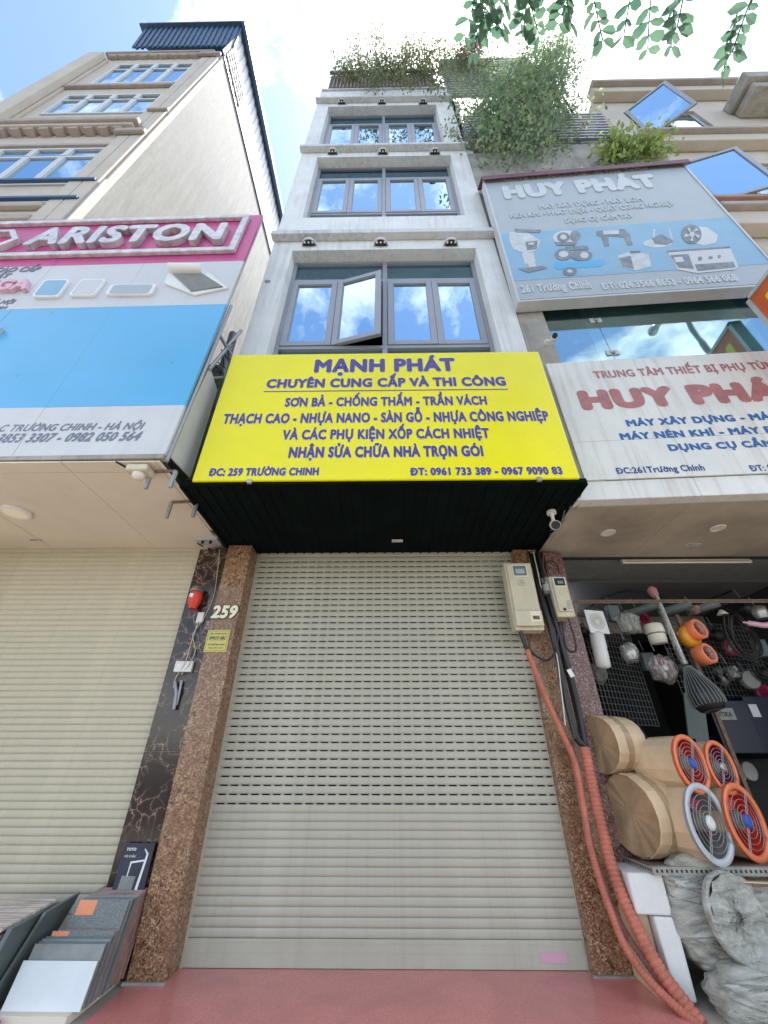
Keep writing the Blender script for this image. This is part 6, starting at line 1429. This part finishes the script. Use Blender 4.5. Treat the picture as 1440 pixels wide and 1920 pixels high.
# ---- street tree over the camera: crown hangs into the top right of the view
tree = thing('street_tree', 'street tree whose pinnate leaves hang into the top right of the view', 'tree', (3.6, -5.9, 0))
TB = Vector((3.6, -5.9, 0))
MB().tube(spline([TB+Vector((0, 0, -.05)), TB+Vector((.05, 0, 1.5)), TB+Vector((-.1, .1, 3.4)), TB+Vector((-.15, .3, 5.2))], 8), [.21-.0035*i for i in range(25)], 14).build('trunk', M['bark'], tree)
top = TB+Vector((-.15, .3, 5.2)); lf = MB(); limbs = []
fr_t = [at(px, py, Z(z)) for px, py, z in ((895, -32, 4.7), (930, -22, 4.6), (962, -20, 4.8), (1000, -30, 4.9), (1080, -30, 4.7), (1120, -34, 4.8), (1160, -30, 4.9), (1222, -36, 5.0), (1262, -34, 4.7), (1296, -32, 4.8), (1386, -12, 4.7), (1405, 18, 4.8))]
hubs = [Vector((1.0, -4.5, 5.7)), Vector((1.7, -4.5, 5.9)), Vector((2.4, -4.6, 5.7))]
for h in hubs:
    MB().tube(spline([top-Vector((0, 0, .3)), top.lerp(h, .5)+Vector((0, 0, .7)), h], 8), [.09-.004*i for i in range(17)], 8).build('limb', M['bark'], tree)
others = [Vector((4.6, -7.6, 6.8)), Vector((3.5, -8.2, 7.4)), Vector((2.0, -7.2, 7.2)), Vector((1.0, -7.6, 6.6)), Vector((4.8, -8.0, 6.2)), Vector((2.6, -6.4, 7.2))]
for h in others:
    MB().tube(spline([top-Vector((0, 0, .3)), top.lerp(h, .5)+Vector((0, 0, .5)), h], 8), [.085-.004*i for i in range(17)], 8).build('limb', M['bark'], tree)
r2 = np.random.default_rng(5)
cents = []
for h in others:
    for k in range(26): cents.append(tuple(np.array(h)+r2.normal(size=3)*np.array([.9, .9, .6])))
plain_build(leaves(15000, lambda r, m_: clusters(cents, .22, r, m_), .16, 31, 2.2), 'crown', M['leafD'], tree)['kind'] = 'stuff'
def frond(base, d, length, seed, lsz=.085):
    r_ = random.Random(seed); mb = MB(); d = Vector(d).normalized(); side = d.cross(Vector((0, 0, 1))).normalized(); side = (Matrix.Rotation(r_.uniform(-.9, .9), 3, d) @ side)
    n = r_.choice((4, 5, 6)); P_ = [Vector(base)+d*length*k/n+Vector((0, 0, -.12*length*(k/n)**2)) for k in range(n+1)]
    mb.tube(P_, [.0035]*(n+1), 4)
    for k in range(1, n+1):
        for s_ in (-1, 1):
            q = P_[k]; e = (side*s_+d*r_.uniform(.2, .8)+Vector((r_.uniform(-.2, .2), r_.uniform(-.2, .2), r_.uniform(-.35, .15)))).normalized(); L2 = lsz*r_.uniform(.6, 1.25); nn = (e.cross(d)+Vector((r_.uniform(-.6, .6), r_.uniform(-.6, .6), r_.uniform(-.6, .6)))).normalized(); w2 = nn.cross(e).normalized()*L2*.27; cu_ = nn*L2*r_.uniform(-.12, .14)
            mb.add([q, q+e*L2*.3+w2*.85-cu_, q+e*L2*.7+w2-cu_, q+e*L2+cu_*0, q+e*L2*.7-w2-cu_, q+e*L2*.3-w2*.85-cu_, q+e*L2*.5], [(0, 1, 6), (1, 2, 6), (2, 3, 6), (3, 4, 6), (4, 5, 6), (5, 0, 6)])
    W = wloc(tree); me = bpy.data.meshes.new('leaf'); me.from_pydata([tuple(Vector(v)-W) for v in mb.v], [], mb.f); me.materials.append(M['leafD']); o_ = bpy.data.objects.new('leaf', me); COL.objects.link(o_); o_.parent = tree
sd = 40
for i, p in enumerate(fr_t):
    h = min(hubs, key=lambda q: (q-p).length)
    MB().tube(spline([h, h.lerp(p, .5)+Vector((0, 0, .15)), p], 6), [.02-.0012*k for k in range(13)], 6).build('twig', M['bark'], tree)
    for k in range(2 if i < 5 else 1):
        sd += 1; r_ = random.Random(sd); frond(p+Vector((r_.uniform(-.08, .08), r_.uniform(-.05, .05), r_.uniform(-.03, .03))), (r_.uniform(-.6, .6), .75+r_.uniform(-.2, .3), -.45+r_.uniform(-.3, .3)), .22*r_.uniform(.7, 1.1), sd, .082)

# ---- street lamp behind the viewer, mirrored in the shop glass
lp = thing('street_lamp', 'tall grey street lamp with a curved arm, seen mirrored in the upstairs glass', 'street lamp', (7.72, -5.0, 0))
MB().tube([(7.72, -5.0, 0), (7.72, -5.0, 6), (7.72, -5.0, 12.0)], [.12, .09, .055], 12).build('pole', M['alu'], lp)
MB().tube(spline([(7.72, -5.0, 11.2), (7.62, -5.0, 11.9), (7.3, -4.98, 11.75), (6.95, -4.95, 11.3)], 8), .035, 10).build('arm', M['alu'], lp)
MB().lathe((7.0, -4.96, 11.36), (-.62, .05, -.78), [(0, .04), (.08, .09), (.45, .12), (.6, .04)], 14).build('head', M['white_alu'], lp)
